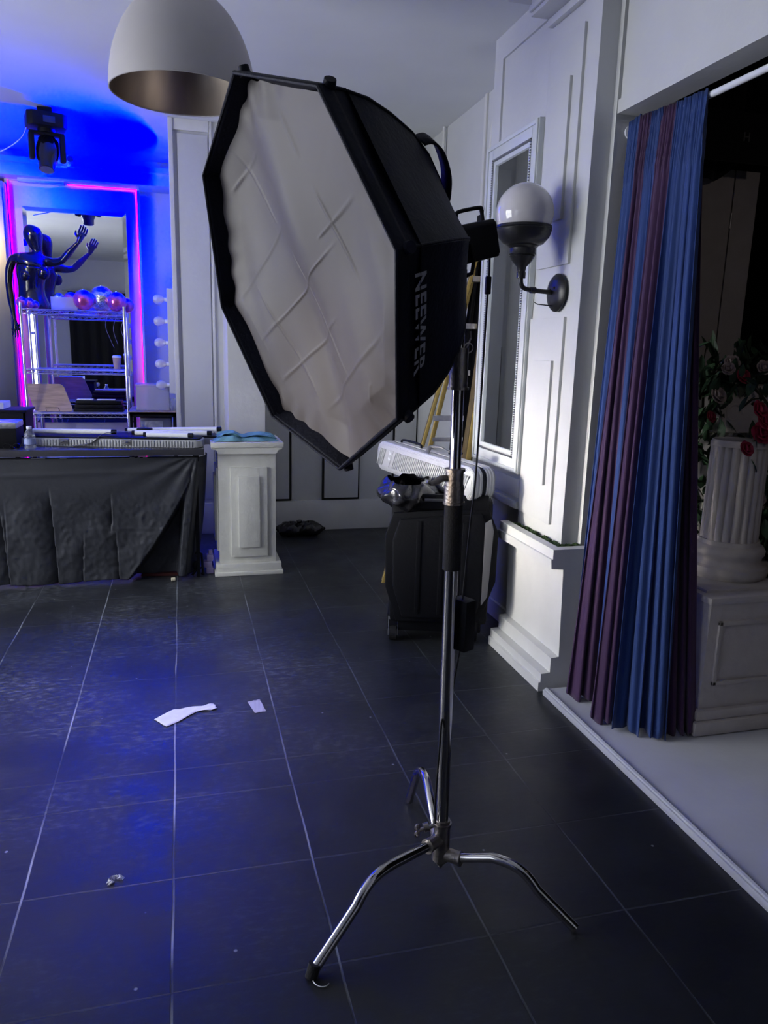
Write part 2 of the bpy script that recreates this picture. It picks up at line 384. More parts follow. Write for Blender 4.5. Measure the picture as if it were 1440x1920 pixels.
# back wall: square column, boards with black gaps, baseboard
sbox('wall_column', .335, 5.75, 0, .605, 6.34, H, M['trim'])
sbox('trim_11', -.045, 6.30, .28, -.01, 6.34, H, M['trim'], .008)
sbox('trim_12', .255, 6.32, .28, .275, 6.34, H, M['trim'], .004)
sbox('trim_13', -.01, 6.315, 3.12, .255, 6.34, H, M['trim'], .004)
sbox('trim_14', .02, 6.325, .30, .245, 6.34, 3.10, M['wall'], .003)
for i, (x0, x1) in enumerate(((.66, .862), (1.166, 1.462), (1.79, 1.975))):
    struct(G().box(x0-.016, 6.325, .265, x1+.016, 6.34, 1.6).build('trim_%d' % (15+2*i), M['gap'], smooth=False))
    sbox('trim_%d' % (16+2*i), x0, 6.30, .285, x1, 6.34, 3.05, M['wall'], .002)
sbox('trim_21', .885, 6.31, .28, .90, 6.34, H, M['trim'], .003)
sbox('baseboard_back', -.04, 6.315, 0, 1.99, 6.34, .262, M['trim'], .004)
sbox('baseboard_right', 1.965, 4.26, 0, 1.99, 6.315, .262, M['trim'], .004)
# pipes on the far right wall
def pipe(u, v0, v1, r, lab, bend=False):
    a = on('x', 1.965, u, v0); z1 = H-.002
    pts = [(1.965, a.y, .27), (1.965, a.y, z1)]
    if bend: pts = [(1.965, a.y, .27)] + [tuple(p) for p in bez((1.965, a.y, 2.75), (1.965, a.y, 2.98), (1.965, a.y-.06, 3.08), (1.965, a.y-.2, 3.12))] + [(1.965, 4.24, 3.13)]
    tag(G().sweep(pts, r, 12).build('wall_pipe', M['trim']), lab, 'pipe')
pipe(833, 250, 0, .012, 'thin white pipe running up the far right wall to the ceiling, farther from the mirror')
pipe(921, 250, 0, .013, 'white conduit with a bend at the top, beside the framed wall mirror', True)
struct(G().box(1.975, 5.02, .27, 1.99, 5.06, H, bev=.003).build('trim_22', M['trim']))

# planter on stepped base under the mirror wall
t = thing('wall_planter', 'white stepped planter box with deep rim on the black floor against the mirror wall', 'planter', (1.68, 3.27, 0))
prof = [(1.577,0),(1.577,.042),(1.587,.046),(1.587,.087),(1.632,.090),(1.632,.162),(1.672,.166),(1.660,.592),(1.600,.596),(1.596,.640),(1.604,.642),(1.604,.686),(1.650,.686),(1.650,.60),(1.798,.60),(1.798,0)]
mx = Matrix(((1,0,0,0),(0,0,1,0),(0,1,0,0),(0,0,0,1)))
p = [(x, z) for x, z in prof]
G().prism(p, 3.03, 3.118, mx).prism([(x, z) for x, z in p[:13]]+[(1.65,.60),(1.712,.60),(1.712,0)], 3.118, 3.585, mx).build('planter_body', M['trim'], t)
G().prism([q for q in prof[:12]]+[(1.798,.686),(1.798,0)], 2.98, 3.03, mx).build('planter_end', M['trim'], t)
g = G()
for k in range(420):
    if random.random() < .8: x = random.uniform(1.655, 1.708); y = random.uniform(3.04, 3.57)
    else: x = random.uniform(1.66, 1.79); y = random.uniform(3.04, 3.11)
    r = random.uniform(.008, .017); g.ball((x, y, .640+random.random()*.035), r, 6, (1, 1, .8))
mo = g.build('moss_filling', M['moss'], None); tag(mo, 'dark green moss packed in the white planter box', 'moss', kind='stuff')

# wall mirror
a = on('x', PX, 922, 280); b = on('x', PX, 978, 890)
y0, y1, z0, z1 = 3.585, 4.222, .93, 2.655
t = thing('wall_mirror', 'tall white framed mirror with beaded inner edge on the right wall', 'mirror', (PX, (y0+y1)/2, z0))
def rect_frame(g, x0, x1, ya, yb, za, zb, w, bev=.004):
    g.box(x0, ya, za, x1, ya+w, zb, bev=bev).box(x0, yb-w, za, x1, yb, zb, bev=bev).box(x0, ya+w, za, x1, yb-w, za+w, bev=bev).box(x0, ya+w, zb-w, x1, yb-w, zb, bev=bev)
g = G(); rect_frame(g, PX-.032, PX-.001, y0, y1, z0, z1, .075, .006); rect_frame(g, PX-.040, PX-.03, y0+.004, y1-.004, z0+.004, z1-.004, .022, .004)
g.build('mirror_frame', M['silverframe'], t)
g = G(); w = .081; st = .0125
n = int((z1-z0-2*w)/st)
for k in range(n+1):
    for yy in (y0+w, y1-w): g.ball((PX-.034, yy, z0+w+k*st), .0048, 6)
n = int((y1-y0-2*w)/st)
for k in range(n+1):
    for zz in (z0+w, z1-w): g.ball((PX-.034, y0+w+k*st, zz), .0048, 6)
g.build('bead_trim', M['steel'], t)
g = G(); rect_frame(g, PX-.028, PX-.001, y0+.088, y1-.088, z0+.088, z1-.088, .022, .003); g.build('inner_slip', M['silverframe'], t)
G().box(PX-.018, y0+.11, z0+.11, PX-.001, y1-.11, z1-.11).build('mirror_glass', M['mirrord'], t, smooth=False)

# sconce
p = on('x', PX-.014, 1045, 549); sy, sz = p.y, p.z
gc = on('y', sy, 983, 420); gx = gc.x
t = thing('wall_sconce', 'black wall lamp with white glass globe beside the framed mirror', 'wall lamp', (PX-.014, sy, sz))
G().lathe([(.0,0),(.086,0),(.086,.006),(.074,.018),(.045,.026),(.0,.03)], T(PX-.0135, sy, sz) @ RY(-PI/2)).build('back_plate', M['lampblack'], t)
G().ball((PX-.042, sy-.02, sz+.02), .006, 8).build('screw', M['lampblack'], t)
G().ball((PX-.042, sy+.02, sz+.012), .006, 8).build('screw', M['lampblack'], t)
arm = [(PX-.035, sy, sz+.0), (gx+.06, sy, sz+.005)] + [tuple(q) for q in bez((gx+.05, sy, sz+.007), (gx+.01, sy, sz+.01), (gx, sy, sz+.02), (gx, sy, sz+.06), 10)]
G().sweep(arm, .0105, 12).cyl((gx+.05, sy, sz+.006), (gx+.075, sy, sz+.006), .015).build('arm', M['lampblack'], t)
G().sweep([(gx+.07, sy, sz-.005), (gx+.07, sy, sz-.045), (gx+.09, sy, sz-.055), (PX-.03, sy, sz-.06)], .0025, 6).build('thin_rod', M['lampblack'], t)
R = .135; gz = gc.z
zb_ = sz+.055
G().lathe([(.0,zb_),(.02,zb_),(.021,zb_+.025),(.018,zb_+.03),(.022,zb_+.05),(.045,zb_+.075),(.058,zb_+.095),(.055,zb_+.10),(.062,zb_+.104),(.058,zb_+.112),(.058,zb_+.13),(.07,zb_+.14),(.0,zb_+.14)], T(gx, sy, 0)).build('stem', M['lampblack'], t)
ct = zb_+.138
G().lathe([(.0,ct),(.06,ct),(.09,ct+.012),(.115,ct+.04),(.125,ct+.07),(.123,ct+.074),(.126,ct+.078),(.124,ct+.088),(.0,ct+.088)], T(gx, sy, 0), 40).build('cup', M['lampblack'], t)
gz = ct+.088+.055
G().ball((gx, sy, gz), R*.955, 48).build('globe', M['globe'], t)
# ------------------------------------------------------------------ stand, softbox, lamp
BX, BY = .70, 1.845
LEAN = Matrix.Translation((BX, BY, .12)) @ RY(-.010) @ Matrix.Translation((-BX, -BY, -.12))
t = thing('light_stand', 'chrome three-legged light stand in the middle of the black floor, holding the softbox', 'light stand', (BX, BY, 0))
def P(z, dx=0, dy=0): return LEAN @ Vector((BX+dx, BY+dy, z))
G().cyl(P(.205), P(1.06), .0185, n=28).build('lower_tube', M['chrome'], t)
G().cyl(P(.975), P(1.16), .0245, n=28).build('foam_grip', M['foam'], t)
G().cyl(P(1.16), P(1.205), .0265, n=28).cyl(P(1.205), P(1.245), .0235, n=28).cyl(P(1.155), P(1.162), .029, n=28).cyl(P(1.243), P(1.25), .0275, n=28).build('collar', M['castmetal'], t)
G().cyl(P(1.25), P(1.47), .0155, n=28).build('riser_tube', M['chrome'], t)
G().cyl(P(1.46), P(1.505), .0245, n=28).cyl(P(1.505), P(1.56), .0235, n=28).cyl(P(1.455), P(1.461), .028, n=28).build('upper_collar', M['castmetal'], t)
G().cyl(P(1.56), P(1.75), .0125, n=24).build('top_tube', M['chrome'], t)
g = G(); q = P(1.225, -.02); g.cyl(q, q+Vector((-.022,-.006,0)), .009); g.sweep([q+Vector((-.02,-.006,0)), q+Vector((-.036,-.012,-.008)), q+Vector((-.052,-.018,-.010)), q+Vector((-.062,-.02,-.004))], [.010,.009,.006,.004], 10)
g.build('clamp_lever', M['castmetal'], t)
q = P(1.56, .02); G().sweep([q, q+Vector((.01,0,.025)), q+Vector((.004,-.01,.04))], .0022, 6).sweep([q+Vector((.012*math.cos(a), -.01, .0+.012*math.sin(a))) for a in [k*2*PI/14 for k in range(14)]], .0018, 6, closed=True).build('snap_ring', M['castmetal'], t)
# turtle base
g = G(); g.cyl((BX,BY,.085), (BX,BY,.215), .026, .023, 20).cyl((BX,BY,.066), (BX,BY,.087), .010, .024, 16).cyl((BX,BY,.058),(BX,BY,.068),.006)
g.cyl((BX,BY,.198), (BX,BY,.206), .028, n=20)
g.build('base_hub', M['castmetal'], t)
kq = Vector((BX-.03, BY-.01, .205))
g = G(); g.cyl(kq, kq+Vector((-.045,-.004,-.006)), .006).cyl(kq+Vector((-.015,0,0)), kq+Vector((-.03,0,-.003)), .013)
for s_ in (-1, 1): g.ball(kq+Vector((-.05,-.004,-.006+s_*.011)), .009, 10, (1,.7,1.2))
g.build('clamp_knob', M['castmetal'], t)
feet = [on('z', 0, 583, 1833), on('z', 0, 1079, 1748), on('z', 0, 767, 1505)]
hz = [.155, .105, .135]
knee = [(.56, .170), (.56, .140), (.62, .215)]
for i, fp in enumerate(feet):
    dv = Vector((fp.x-BX, fp.y-BY, 0)); L_ = dv.length; dv.normalize()
    at = lambda r, z: Vector((BX, BY, 0)) + dv*r + Vector((0, 0, z))
    kr, kz = knee[i]; kr *= L_
    ang = [at(.05, hz[i]), at(kr-.07, kz+.004)] + bez(at(kr-.06, kz+.004), at(kr, kz+.008), at(kr+.03, kz-.005), at(kr+.065, kz-.05), 12)[1:] + [at(L_-.002, .012)]
    s_ = thing if False else None
    G().cyl(at(.015, hz[i]), at(.062, hz[i]+.001), .0195, n=18).cyl(at(.058, hz[i]), at(.064, hz[i]+.001), .0215, n=18).build('leg_socket', M['castmetal'], t)
    lg = G().sweep(ang, .0143, 18).build('leg', M['chrome'], t)
    if i == 0: G().cyl(at(L_-.0125, .034), at(L_+.0, .001), .0160, n=18).build('rubber_foot', M['foam'], lg)
q = feet[0] + Vector((.012, -.03, .004))
tag(G().sweep(bez(q+Vector((-.01,.02,0)), q+Vector((-.008,-.01,0)), q+Vector((.02,-.015,0)), q+Vector((.028,-.002,0)), 14), .0016, 6).build('wire_scrap', M['alu']), 'short curved scrap of silver wire on the floor by the nearest stand foot', 'wire scrap')

# softbox -----------------------------------------------------------
th, ph, ro = -1.247, -.263, 1.652
SR = .42
SC = Vector((.237, 1.70, 1.683))
sn = Vector((math.cos(ph)*math.sin(th), -math.cos(ph)*math.cos(th), math.sin(ph)))
e1 = Vector((0,0,1)).cross(sn).normalized(); e2 = sn.cross(e1)
FR = frame(SC, e1, e2, sn)      # local x, y in the opening, local z out of it
t = thing('octagonal_softbox', 'large black octagonal softbox with grey diffuser mounted on the chrome light stand', 'softbox', mx=FR)
def ov(k, r, z): a = ro - k*PI/4; return FR @ Vector((r*math.cos(a), r*math.sin(a), z))
def oct_at(u, r, z):   # point on an octagon outline, u in 0..8
    k = int(u) % 8; f_ = u-int(u); a = ov(k, r, z); b = ov(k+1, r, z); return a.lerp(b, f_)
prof = [(SR, 0), (SR*.992, -.02), (SR*.975, -.05), (SR*.925, -.11), (SR*.845, -.17), (SR*.74, -.235), (SR*.61, -.295), (SR*.45, -.35), (SR*.29, -.39), (SR*.20, -.405)]
g = G()
def shellf(u, v):
    j = v*(len(prof)-1); i = min(int(j), len(prof)-2); f_ = j-i
    r = prof[i][0]*(1-f_)+prof[i+1][0]*f_; z = prof[i][1]*(1-f_)+prof[i+1][1]*f_
    uu = u*8; fr = uu-int(uu)
    belly = 1 - .035*math.sin(PI*fr)*math.sin(PI*min(1, v*1.1))
    return oct_at(uu, r*belly, z)
g.grid(shellf, 96, 28, closed=True)
g.build('shell', M['blackfab'], t, mods=(('solid', .004),), angle=28)
# front lip: folded edge in front of the cloth
g = G()
def lipf(u, v):
    seq = [(SR, .0), (SR*1.004, -.012), (SR*1.0, -.03)][0:2]
    return oct_at(u*8, SR*(1.004 if v < .5 else .985), 0 if v < .5 else -.062)
g.grid(lambda u, v: oct_at(u*8, SR*(1.006 - .008*v), .001-.026*v), 96, 5, closed=True)
g.build('lip', M['blackfab'], t, mods=(('solid', .007),), angle=28)
g = G(); g.sweep([ov(k, SR*1.004, .001) for k in range(8)], .0045, 8, closed=True); g.build('edge_binding', M['blackfab'], t)
for k in range(8):
    c = ov(k, SR*1.008, -.022); o_ = ov(k, SR*1.08, -.022); dd = (o_-c).normalized()
    G().cyl(c - dd*.012, c + dd*.009, .013, .011, 10).build('rod_pocket', M['blackfab'], t)
    pts = [ov(k, r*1.006, z) for r, z in prof]
    G().sweep(pts, .0035, 8).build('seam', M['blackfab'], t)
# diffuser
DZ = -.030
def diff(u, v):
    # polar grid, v radius fraction
    base = oct_at(u*8, SR*.975, DZ)
    c = FR @ Vector((0, 0, DZ)); p_ = c.lerp(base, v)
    l = FR.inverted() @ p_
    x, y = l.x/SR, l.y/SR
    edge = max(0, (v-.82)/.18)
    ang = u*2*PI
    wob = .5+.5*math.sin(ang*23+3*math.sin(ang*5)) 
    l.z += -.030*(1-v*v) * .4
    l.z += .013*math.sin(x*5.1+1.3*math.sin(y*2.2))*(1-edge) + .004*math.sin(x*19+2*math.sin(y*1.7))*(1-edge)*(.5-.5*y) + .005*math.sin(x*11+y*3.1)*(1-edge) + .004*math.sin(y*6-x*4)*(1-edge)
    l.z += -.005*edge*wob
    pull = 1 - .014*wob*edge*edge
    l.x *= pull; l.y *= pull
    return FR @ l
CREASE = []
for a_, b_ in (((395,260),(480,465)),((170,420),(345,760)),((275,440),(150,650)),((540,600),(740,1030)),((700,650),(570,830)),((420,900),(700,1450)),((620,870),(320,1290)),((380,780),(230,1100)),((290,1060),(560,1560)),((640,1200),(400,1480)),((870,1250),(600,1600)),((820,1480),(825,1570))):
    pq = []
    for u_, v_ in (a_, b_):
        q_ = _w + (360+u_/2.4-720)/F*R_ + (100+v_/2.4-960)/F*D_; c_ = FR @ Vector((0,0,DZ)); t_ = (c_-CP).dot(sn)/q_.dot(sn); pq.append((FR.inverted() @ (CP+t_*q_)).to_2d())
    CREASE.append(pq)
def crease(p_):
    d_ = 0
    for a_, b_ in CREASE:
        ab = b_-a_; t_ = (p_-a_).dot(ab)/ab.length_squared
        if -.05 < t_ < 1.05:
            e_ = abs((p_-a_).cross(ab))/ab.length
            if e_ < .03: d_ += math.exp(-(e_/.0030)**2)*min(1, 6*(t_+.05), 6*(1.05-t_))
    return min(d_, 1.3)
INVF = FR.inverted()
def diff2(u, v):
    p_ = diff(u, v); l_ = INVF @ p_; l_.z += .0019*crease(l_.to_2d()); return FR @ l_
g = G(); g.grid(diff2, 420, 120, closed=True)
o = g.build('diffuser', M['diff'], t, angle=180)
# inner silver-dark lining ring seen behind the slack cloth
g = G(); g.grid(lambda u, v: oct_at(u*8, SR*(.985-.10*v), -.058-.008*v), 96, 3, closed=True); g.build('inner_hem', M['blackfab'], t)
g = G(); c = ov(2, SR*.985, -.03); g.sweep([c, c+Vector((-.018,-.008,.002)), c+Vector((-.02,-.008,-.012))], .003, 6).build('tie_cord', M['cable'], t)
# writing on the panel between corner 2 and 3
A0, A1 = ov(2, SR*.96, -.10), ov(3, SR*.96, -.10); B0, B1 = ov(2, SR*.70, -.29), ov(3, SR*.70, -.29)
def lpt(a, r, z): return ov(2, r, z).lerp(ov(3, r, z), a)
def arc(z):
    for (r0, z0_), (r1, z1_) in zip(prof, prof[1:]):
        if z1_ <= z <= z0_: f_ = (z0_-z)/(z0_-z1_); return r0*(1-f_)+r1*f_
    return prof[-1][0]
cu = bpy.data.curves.new('t', 'FONT'); cu.body = 'NEEWER'; cu.size = .052; cu.offset = .0012; cu.resolution_u = 3; cu.space_character = 1.08
ob = bpy.data.objects.new('t', cu); COL.objects.link(ob); me = bpy.data.meshes.new_from_object(ob); COL.objects.unlink(ob); bpy.data.objects.remove(ob)
bm = bmesh.new(); bm.from_mesh(me)
for _ in range(2): bmesh.ops.subdivide_edges(bm, edges=[e for e in bm.edges if e.calc_length() > .008], cuts=2)
bmesh.ops.triangulate(bm, faces=bm.faces[:])
xs = [v.co.x for v in bm.verts]; x0, x1 = min(xs), max(xs)
LZ0, LZ1 = -.115, -.30
for v in bm.verts:
    fx = (v.co.x-x0)/(x1-x0)               # along the word
    along = .15 + .62*fx                    # from corner 2 towards corner 3
    zz = -.042 - .006*math.sin(fx*PI) - v.co.y*.95
    r = arc(zz); fr = along
    bel = 1 - .035*math.sin(PI*fr)*math.sin(PI*min(1, (-zz/.435)*1.1))
    v.co = lpt(along, r*bel+.0085, zz)
bm.to_mesh(me); bm.free(); me.materials.clear(); me.materials.append(M['print']); me.name = 'printed_lettering'
o = bpy.data.objects.new('printed_lettering', me); COL.objects.link(o); o.parent = t; o.matrix_parent_inverse = WM(t).inverted(); o['label'] = 'grey printed lettering on the black side panel'
# flap behind the upper edge
g = G(); fa = ov(1.35, SR*.0, 0) if False else None
c0 = ov(2, SR*.50, -.372)
top = [ov(1.6, SR*.66, -.28) if False else ov(1, SR*.70, -.262), ov(1, SR*.70, -.285), ov(1, SR*.64, -.320), ov(1, SR*.50, -.360), ov(1, SR*.36, -.378), ov(1, SR*.34, -.37)]
g = G(); sp = smooth_path(top, 6); wv = (ov(2, .2, 0)-ov(0, .2, 0)).normalized()*.035
g.grid(lambda u, v: sp[round(u*(len(sp)-1))] + wv*(v-.5), len(sp), 3); g.build('back_flap', M['blackfab'], t, mods=(('solid', .005),))

# lamp head ---------------------------------------------------------
HC = FR @ Vector((0, 0, -.44))
LF = frame(HC, e1, e2, sn)
t = thing('studio_light', 'black studio light head with carry handle behind the octagonal softbox', 'studio light', mx=LF)
G().lathe([(0,-.005),(.052,-.005),(.055,.0),(.058,.02),(.060,.045),(.0,.045)], LF, 32).build('mount_ring', M['blackpl'], t)
G().prism([(-.04,-.045),(.04,-.045),(.045,-.035),(.045,.035),(.04,.045),(-.04,.045),(-.045,.035),(-.045,-.035)], -.125, -.005, LF, bev=.004).build('lamp_body', M['blackpl'], t)
hh = [(0,.042,-.03),(0,.066,-.04),(0,.076,-.05),(0,.076,-.115),(0,.070,-.122),(0,.042,-.122)]
G().sweep([LF @ Vector(p_) for p_ in smooth_path(hh, 4)], .005, 8).build('handle', M['blackpl'], t)
G().box(-.038,-.038,-.132,.038,.038,-.124, LF, bev=.003).build('back_panel', M['blackpl'], t)
g = G(); g.sweep([LF @ Vector(p_) for p_ in [(-.050,0,-.03),(-.054,-.04,-.03),(-.04,-.068,-.03),(0,-.078,-.03),(.04,-.068,-.03),(.054,-.04,-.03),(.050,0,-.03)]], .005, 8)
yb = LF @ Vector((0,-.078,-.03)); g.cyl(yb, P(1.74), .012, .014)
g.build('yoke', M['blackpl'], t)
text_mesh('STUDIO', .012, LF @ T(-.0, 0, 0) @ Matrix.Translation((.069,.03,-.07)) @ RY(PI/2) , 'maker_print', M['logo'], t) if False else None

# cable and power adaptor
c0 = on('y', 1.86, 914, 456); c1 = on('y', 1.86, 918, 470); c2 = on('y', 1.86, 917, 520); c3 = on('y', 1.86, 911, 600); c4 = on('y', 1.86, 893, 880); c5 = on('y', 1.86, 882, 980); c6 = on('y', 1.86, 866, 1122)
t = thing('power_adapter', 'black power brick hanging on a cable beside the stand pole', 'power adapter', c6)
az = c6.z; ax_ = c6.x
mxa = T(ax_+.004, 1.855, 0) @ RZ(.5)
G().box(-.021,-.028,az-.145,.021,.028,az, mxa, bev=.003).build('adapter_case', M['blackpl'], t)
tag(G().sweep(smooth_path([LF @ Vector((0,-.03,-.128)), c0, c1, c2, c3, c4, c5, (ax_, 1.855, az-.001)], 6), .0026, 8).build('power_cable', M['cable']), 'thin black cable running from the studio light down to the power brick', 'cable')
tt = on('y', 1.86, 915, 535)
G().box(-.007,-.006,-.022,.007,.006,.022, T(*tt), bev=.003).build('inline_switch', M['blackpl'], [o for o in bpy.data.objects if o.name.startswith('power_cable')][0])
b0 = Vector((ax_+.0, 1.855, az-.145))
pts = [b0, on('y', 1.90, 858, 1240), on('y', 1.95, 849, 1290), on('y', 1.93, 846, 1330)]
p1 = [on('y', 1.865, 845, 1340), on('y', 1.85, 838, 1380), (BX-.026, 1.815, .55), (BX-.03, 1.815, .45), (BX-.034, 1.818, .30), (BX-.030, 1.82, .222)]
tag(G().sweep(smooth_path([tuple(x) for x in (pts+p1)], 6), .0032, 8).build('mains_cable', M['cable']), 'black mains cable looping from the power brick down along the stand pole', 'cable')

# ------------------------------------------------------------------ bin, case
BY0 = 0.0
BA = -.30
BC = Vector(on('y', 3.60, 826, 1225)); BC.z = 0
BM = Matrix.Translation(BC) @ RZ(BA)
BI = BM.inverted()
def onb(u, v):
    q = _w + (u-720)/F*R_ + (v-960)/F*D_; n_ = BM.to_3x3() @ Vector((0,1,0)); t_ = (BC-CP).dot(n_)/q.dot(n_); return BI @ (CP+t_*q)
t = thing('wheeled_bin', 'tall black wheeled plastic bin with angular sides under the silver case', 'bin', (0, 0, 0))
ol = [(722,1005),(738,962),(915,950),(935,1000),(929,1092),(898,1168),(742,1165),(722,1100)]
pp = [onb(*q) for q in ol]; p2 = [(q.x, q.z) for q in pp]
mxb = Matrix(((1,0,0,0),(0,0,1,0),(0,1,0,0),(0,0,0,1)))
cxb = sum(q[0] for q in p2)/8; czb = sum(q[1] for q in p2)/8
G().prism(p2, BY0-.0, BY0+.035, mxb, bev=.008).build('front_flange', M['blackpl'], t)
ins = [(cxb+(x-cxb)*.86, czb+(z-czb)*.90) for x, z in p2]
G().prism(ins, BY0-.035, BY0+.01, mxb, bev=.014).build('front_panel', M['blackpl'], t)
xl, xr = min(x for x, z in p2), max(x for x, z in p2); zt_ = max(z for x, z in p2); zl = min(z for x, z in p2)
G().box(xl+.03, BY0+.03, zl-.02, xr-.03, BY0+.50, zt_+.03, bev=.03).build('bin_body', M['blackpl'], t)
g = G()
for f_ in (.3, .5, .7): g.box(xl+(xr-xl)*f_-.012, BY0-.04, zl+.06, xl+(xr-xl)*f_+.012, BY0-.03, zt_-.08, bev=.004)
g.build('panel_rib', M['blackpl'], t)
side = [(cxb+(x-cxb)*.98, czb+(z-czb)*.97) for x, z in p2]
G().prism([(xr-.075, zl+.12), (xr-.045, zl+.17), (xr-.03, zt_-.12), (xr-.045, zt_-.06), (xr-.075, zt_-.08)], BY0-.043, BY0-.03, mxb, bev=.002).build('grey_side_panel', M['greypl'], t)
G().box(xl+.02, BY0+.05, .06, xr-.06, BY0+.45, zl+.02, bev=.01).build('bin_skirt', M['blackpl'], t)
for xx, nm in ((xl+.055, 0), (xr-.13, 1)):
    for yy in (BY0+.07, BY0+.40):
        wv = G().cyl((xx-.018, yy, .045), (xx+.018, yy, .045), .045, n=24).build('wheel', M['foam'], t)
        G().box(xx-.028, yy-.02, .03, xx-.021, yy+.02, .13, bev=.002).box(xx+.021, yy-.02, .03, xx+.028, yy+.02, .13, bev=.002).box(xx-.028, yy-.03, .125, xx+.028, yy+.03, .14).build('wheel_bracket', M['alu'] if nm == 0 else M['blackpl'], wv)
G().box(xr-.2, BY0+.02, .02, xr-.08, BY0+.12, zl+.01, bev=.012).build('rear_foot', M['blackpl'], t)
# uprights above the flange
ztb = zt_+.03
G().box(xl+.06, BY0-.005, zt_-.02, xr-.06, BY0+.02, zt_+.055, bev=.004).box(xl+.075, BY0-.012, zt_-.03, xl+.11, BY0+.0, zt_+.06).build('top_strip', M['blackpl'], t)
g = G(); g.box(xl+.20, BY0-.016, zt_+.02, xl+.30, BY0-.004, zt_+.035, bev=.002); g.build('latch', M['steel'], t)
t.matrix_basis = BM
RIM = (xl, xr, zt_)
# bag lip crumpled over the left of the rim
g = G()
def bagf(u, v):
    a = u*2*PI; k = v*PI
    cx, cy = xl+.11, BY0+.17
    rx, ry = .105, .17
    rr = .055*math.sin(k)
    fold = .007*math.sin(a*11+v*5)+.008*math.sin(a*5-v*8)+.006*noise.noise(Vector((math.cos(a)*4, math.sin(a)*4, v*5)))
    px_, py_ = cx+(rx+rr+fold)*math.cos(a), cy+(ry+rr+fold)*math.sin(a)
    return Vector((px_, py_, zt_+.10-.13*v+.006*math.sin(a*7+v*9)+.008*math.sin(a*5)))
g.grid(bagf, 90, 22, closed=True)
o = g.build('bin_liner', M['bagpl'], angle=60); o.matrix_basis = BM
tag(o, 'shiny black plastic bag bunched over the left rim of the bin', 'bag')

# silver hard case resting on the bin
N_ = on('y', 3.52, 882, 945); Fr = on('y', 4.50, 703, 878)
N_ = Vector(N_); Fr = Vector(Fr)
ax1 = (Fr-N_).normalized(); up = Vector((0,0,1)); sd = up.cross(ax1).normalized(); up2 = ax1.cross(sd).normalized()
if sd.y < 0 and sd.x > 0: pass
CL = (Fr-N_).length
CF = frame(N_, ax1, sd, up2)
# make sure the thickness runs away from the viewer (towards +x)
sgn = 1 if (CF.to_3x3() @ Vector((0,1,0))).x > 0 else -1
CH, CT = .180, .165
t = thing('hard_case', 'long silver ribbed hard case lying tilted on top of the black bin', 'case', mx=CF)
def rrect(x0, y0, x1, y1, r, n=6):
    out = []
    for cx, cy, a0 in ((x1-r, y1-r, 0), (x0+r, y1-r, PI/2), (x0+r, y0+r, PI), (x1-r, y0+r, 3*PI/2)):
        for k in range(n+1): a = a0+PI/2*k/n; out.append((cx+r*math.cos(a), cy+r*math.sin(a)))
    return out
RRr = .065
def shell(y0, y1, m_, nm, near):
    g = G(); mm = CF @ Matrix(((1,0,0,0),(0,0,1,0),(0,1,0,0),(0,0,0,1)))
    loops = []
    seg = 10
    outl = rrect(0, 0, CL, CH, RRr, 10)
    tb = g.b
    def ring(y, ins): 
        r = max(.012, RRr-ins*.3); o_ = rrect(ins, ins, CL-ins, CH-ins, r, 10); return [tb.verts.new(CF @ Vector((x, sgn*y, z))) for x, z in o_]
    d_ = abs(y1-y0)
    if near: prof_ = [(y0+d_*.0, .035), (y0+d_*.06, .018), (y0+d_*.18, .005), (y0+d_*.35, 0), (y1, 0)]
    else: prof_ = [(y0, 0), (y0+d_*.65, 0), (y0+d_*.82, .005), (y0+d_*.94, .018), (y1, .035)]
    # rib rings around the shell
    P2 = []
    for (ya, ia), (yb_, ib) in zip(prof_, prof_[1:]):
        for k in range(5): f_ = k/5; P2.append((ya+(yb_-ya)*f_, ia+(ib-ia)*f_))
    P2.append(prof_[-1]); P2 = [(y, i_ + (.0022 if n_ % 2 else 0)) for n_, (y, i_) in enumerate(P2)]
    rings = [ring(y, i_) for y, i_ in P2]
    for A, B in zip(rings, rings[1:]):
        for k in range(len(A)): tb.faces.new((A[k], A[(k+1) % len(A)], B[(k+1) % len(A)], B[k]))
    tb.faces.new(rings[0]); tb.faces.new(rings[-1][::-1])
    return g.build(nm, m_, t, angle=25)
shell(0, CT*.42, M['shell'], 'near_shell', True)
shell(CT*.58, CT, M['shell'], 'far_shell', False)
G().prism(rrect(.006,.006,CL-.006,CH-.006,RRr-.004), CT*.40, CT*.60, CF @ Matrix(((1,0,0,0),(0,0,sgn,0),(0,1,0,0),(0,0,0,1)))).build('zip_band', M['blackfab'], t)
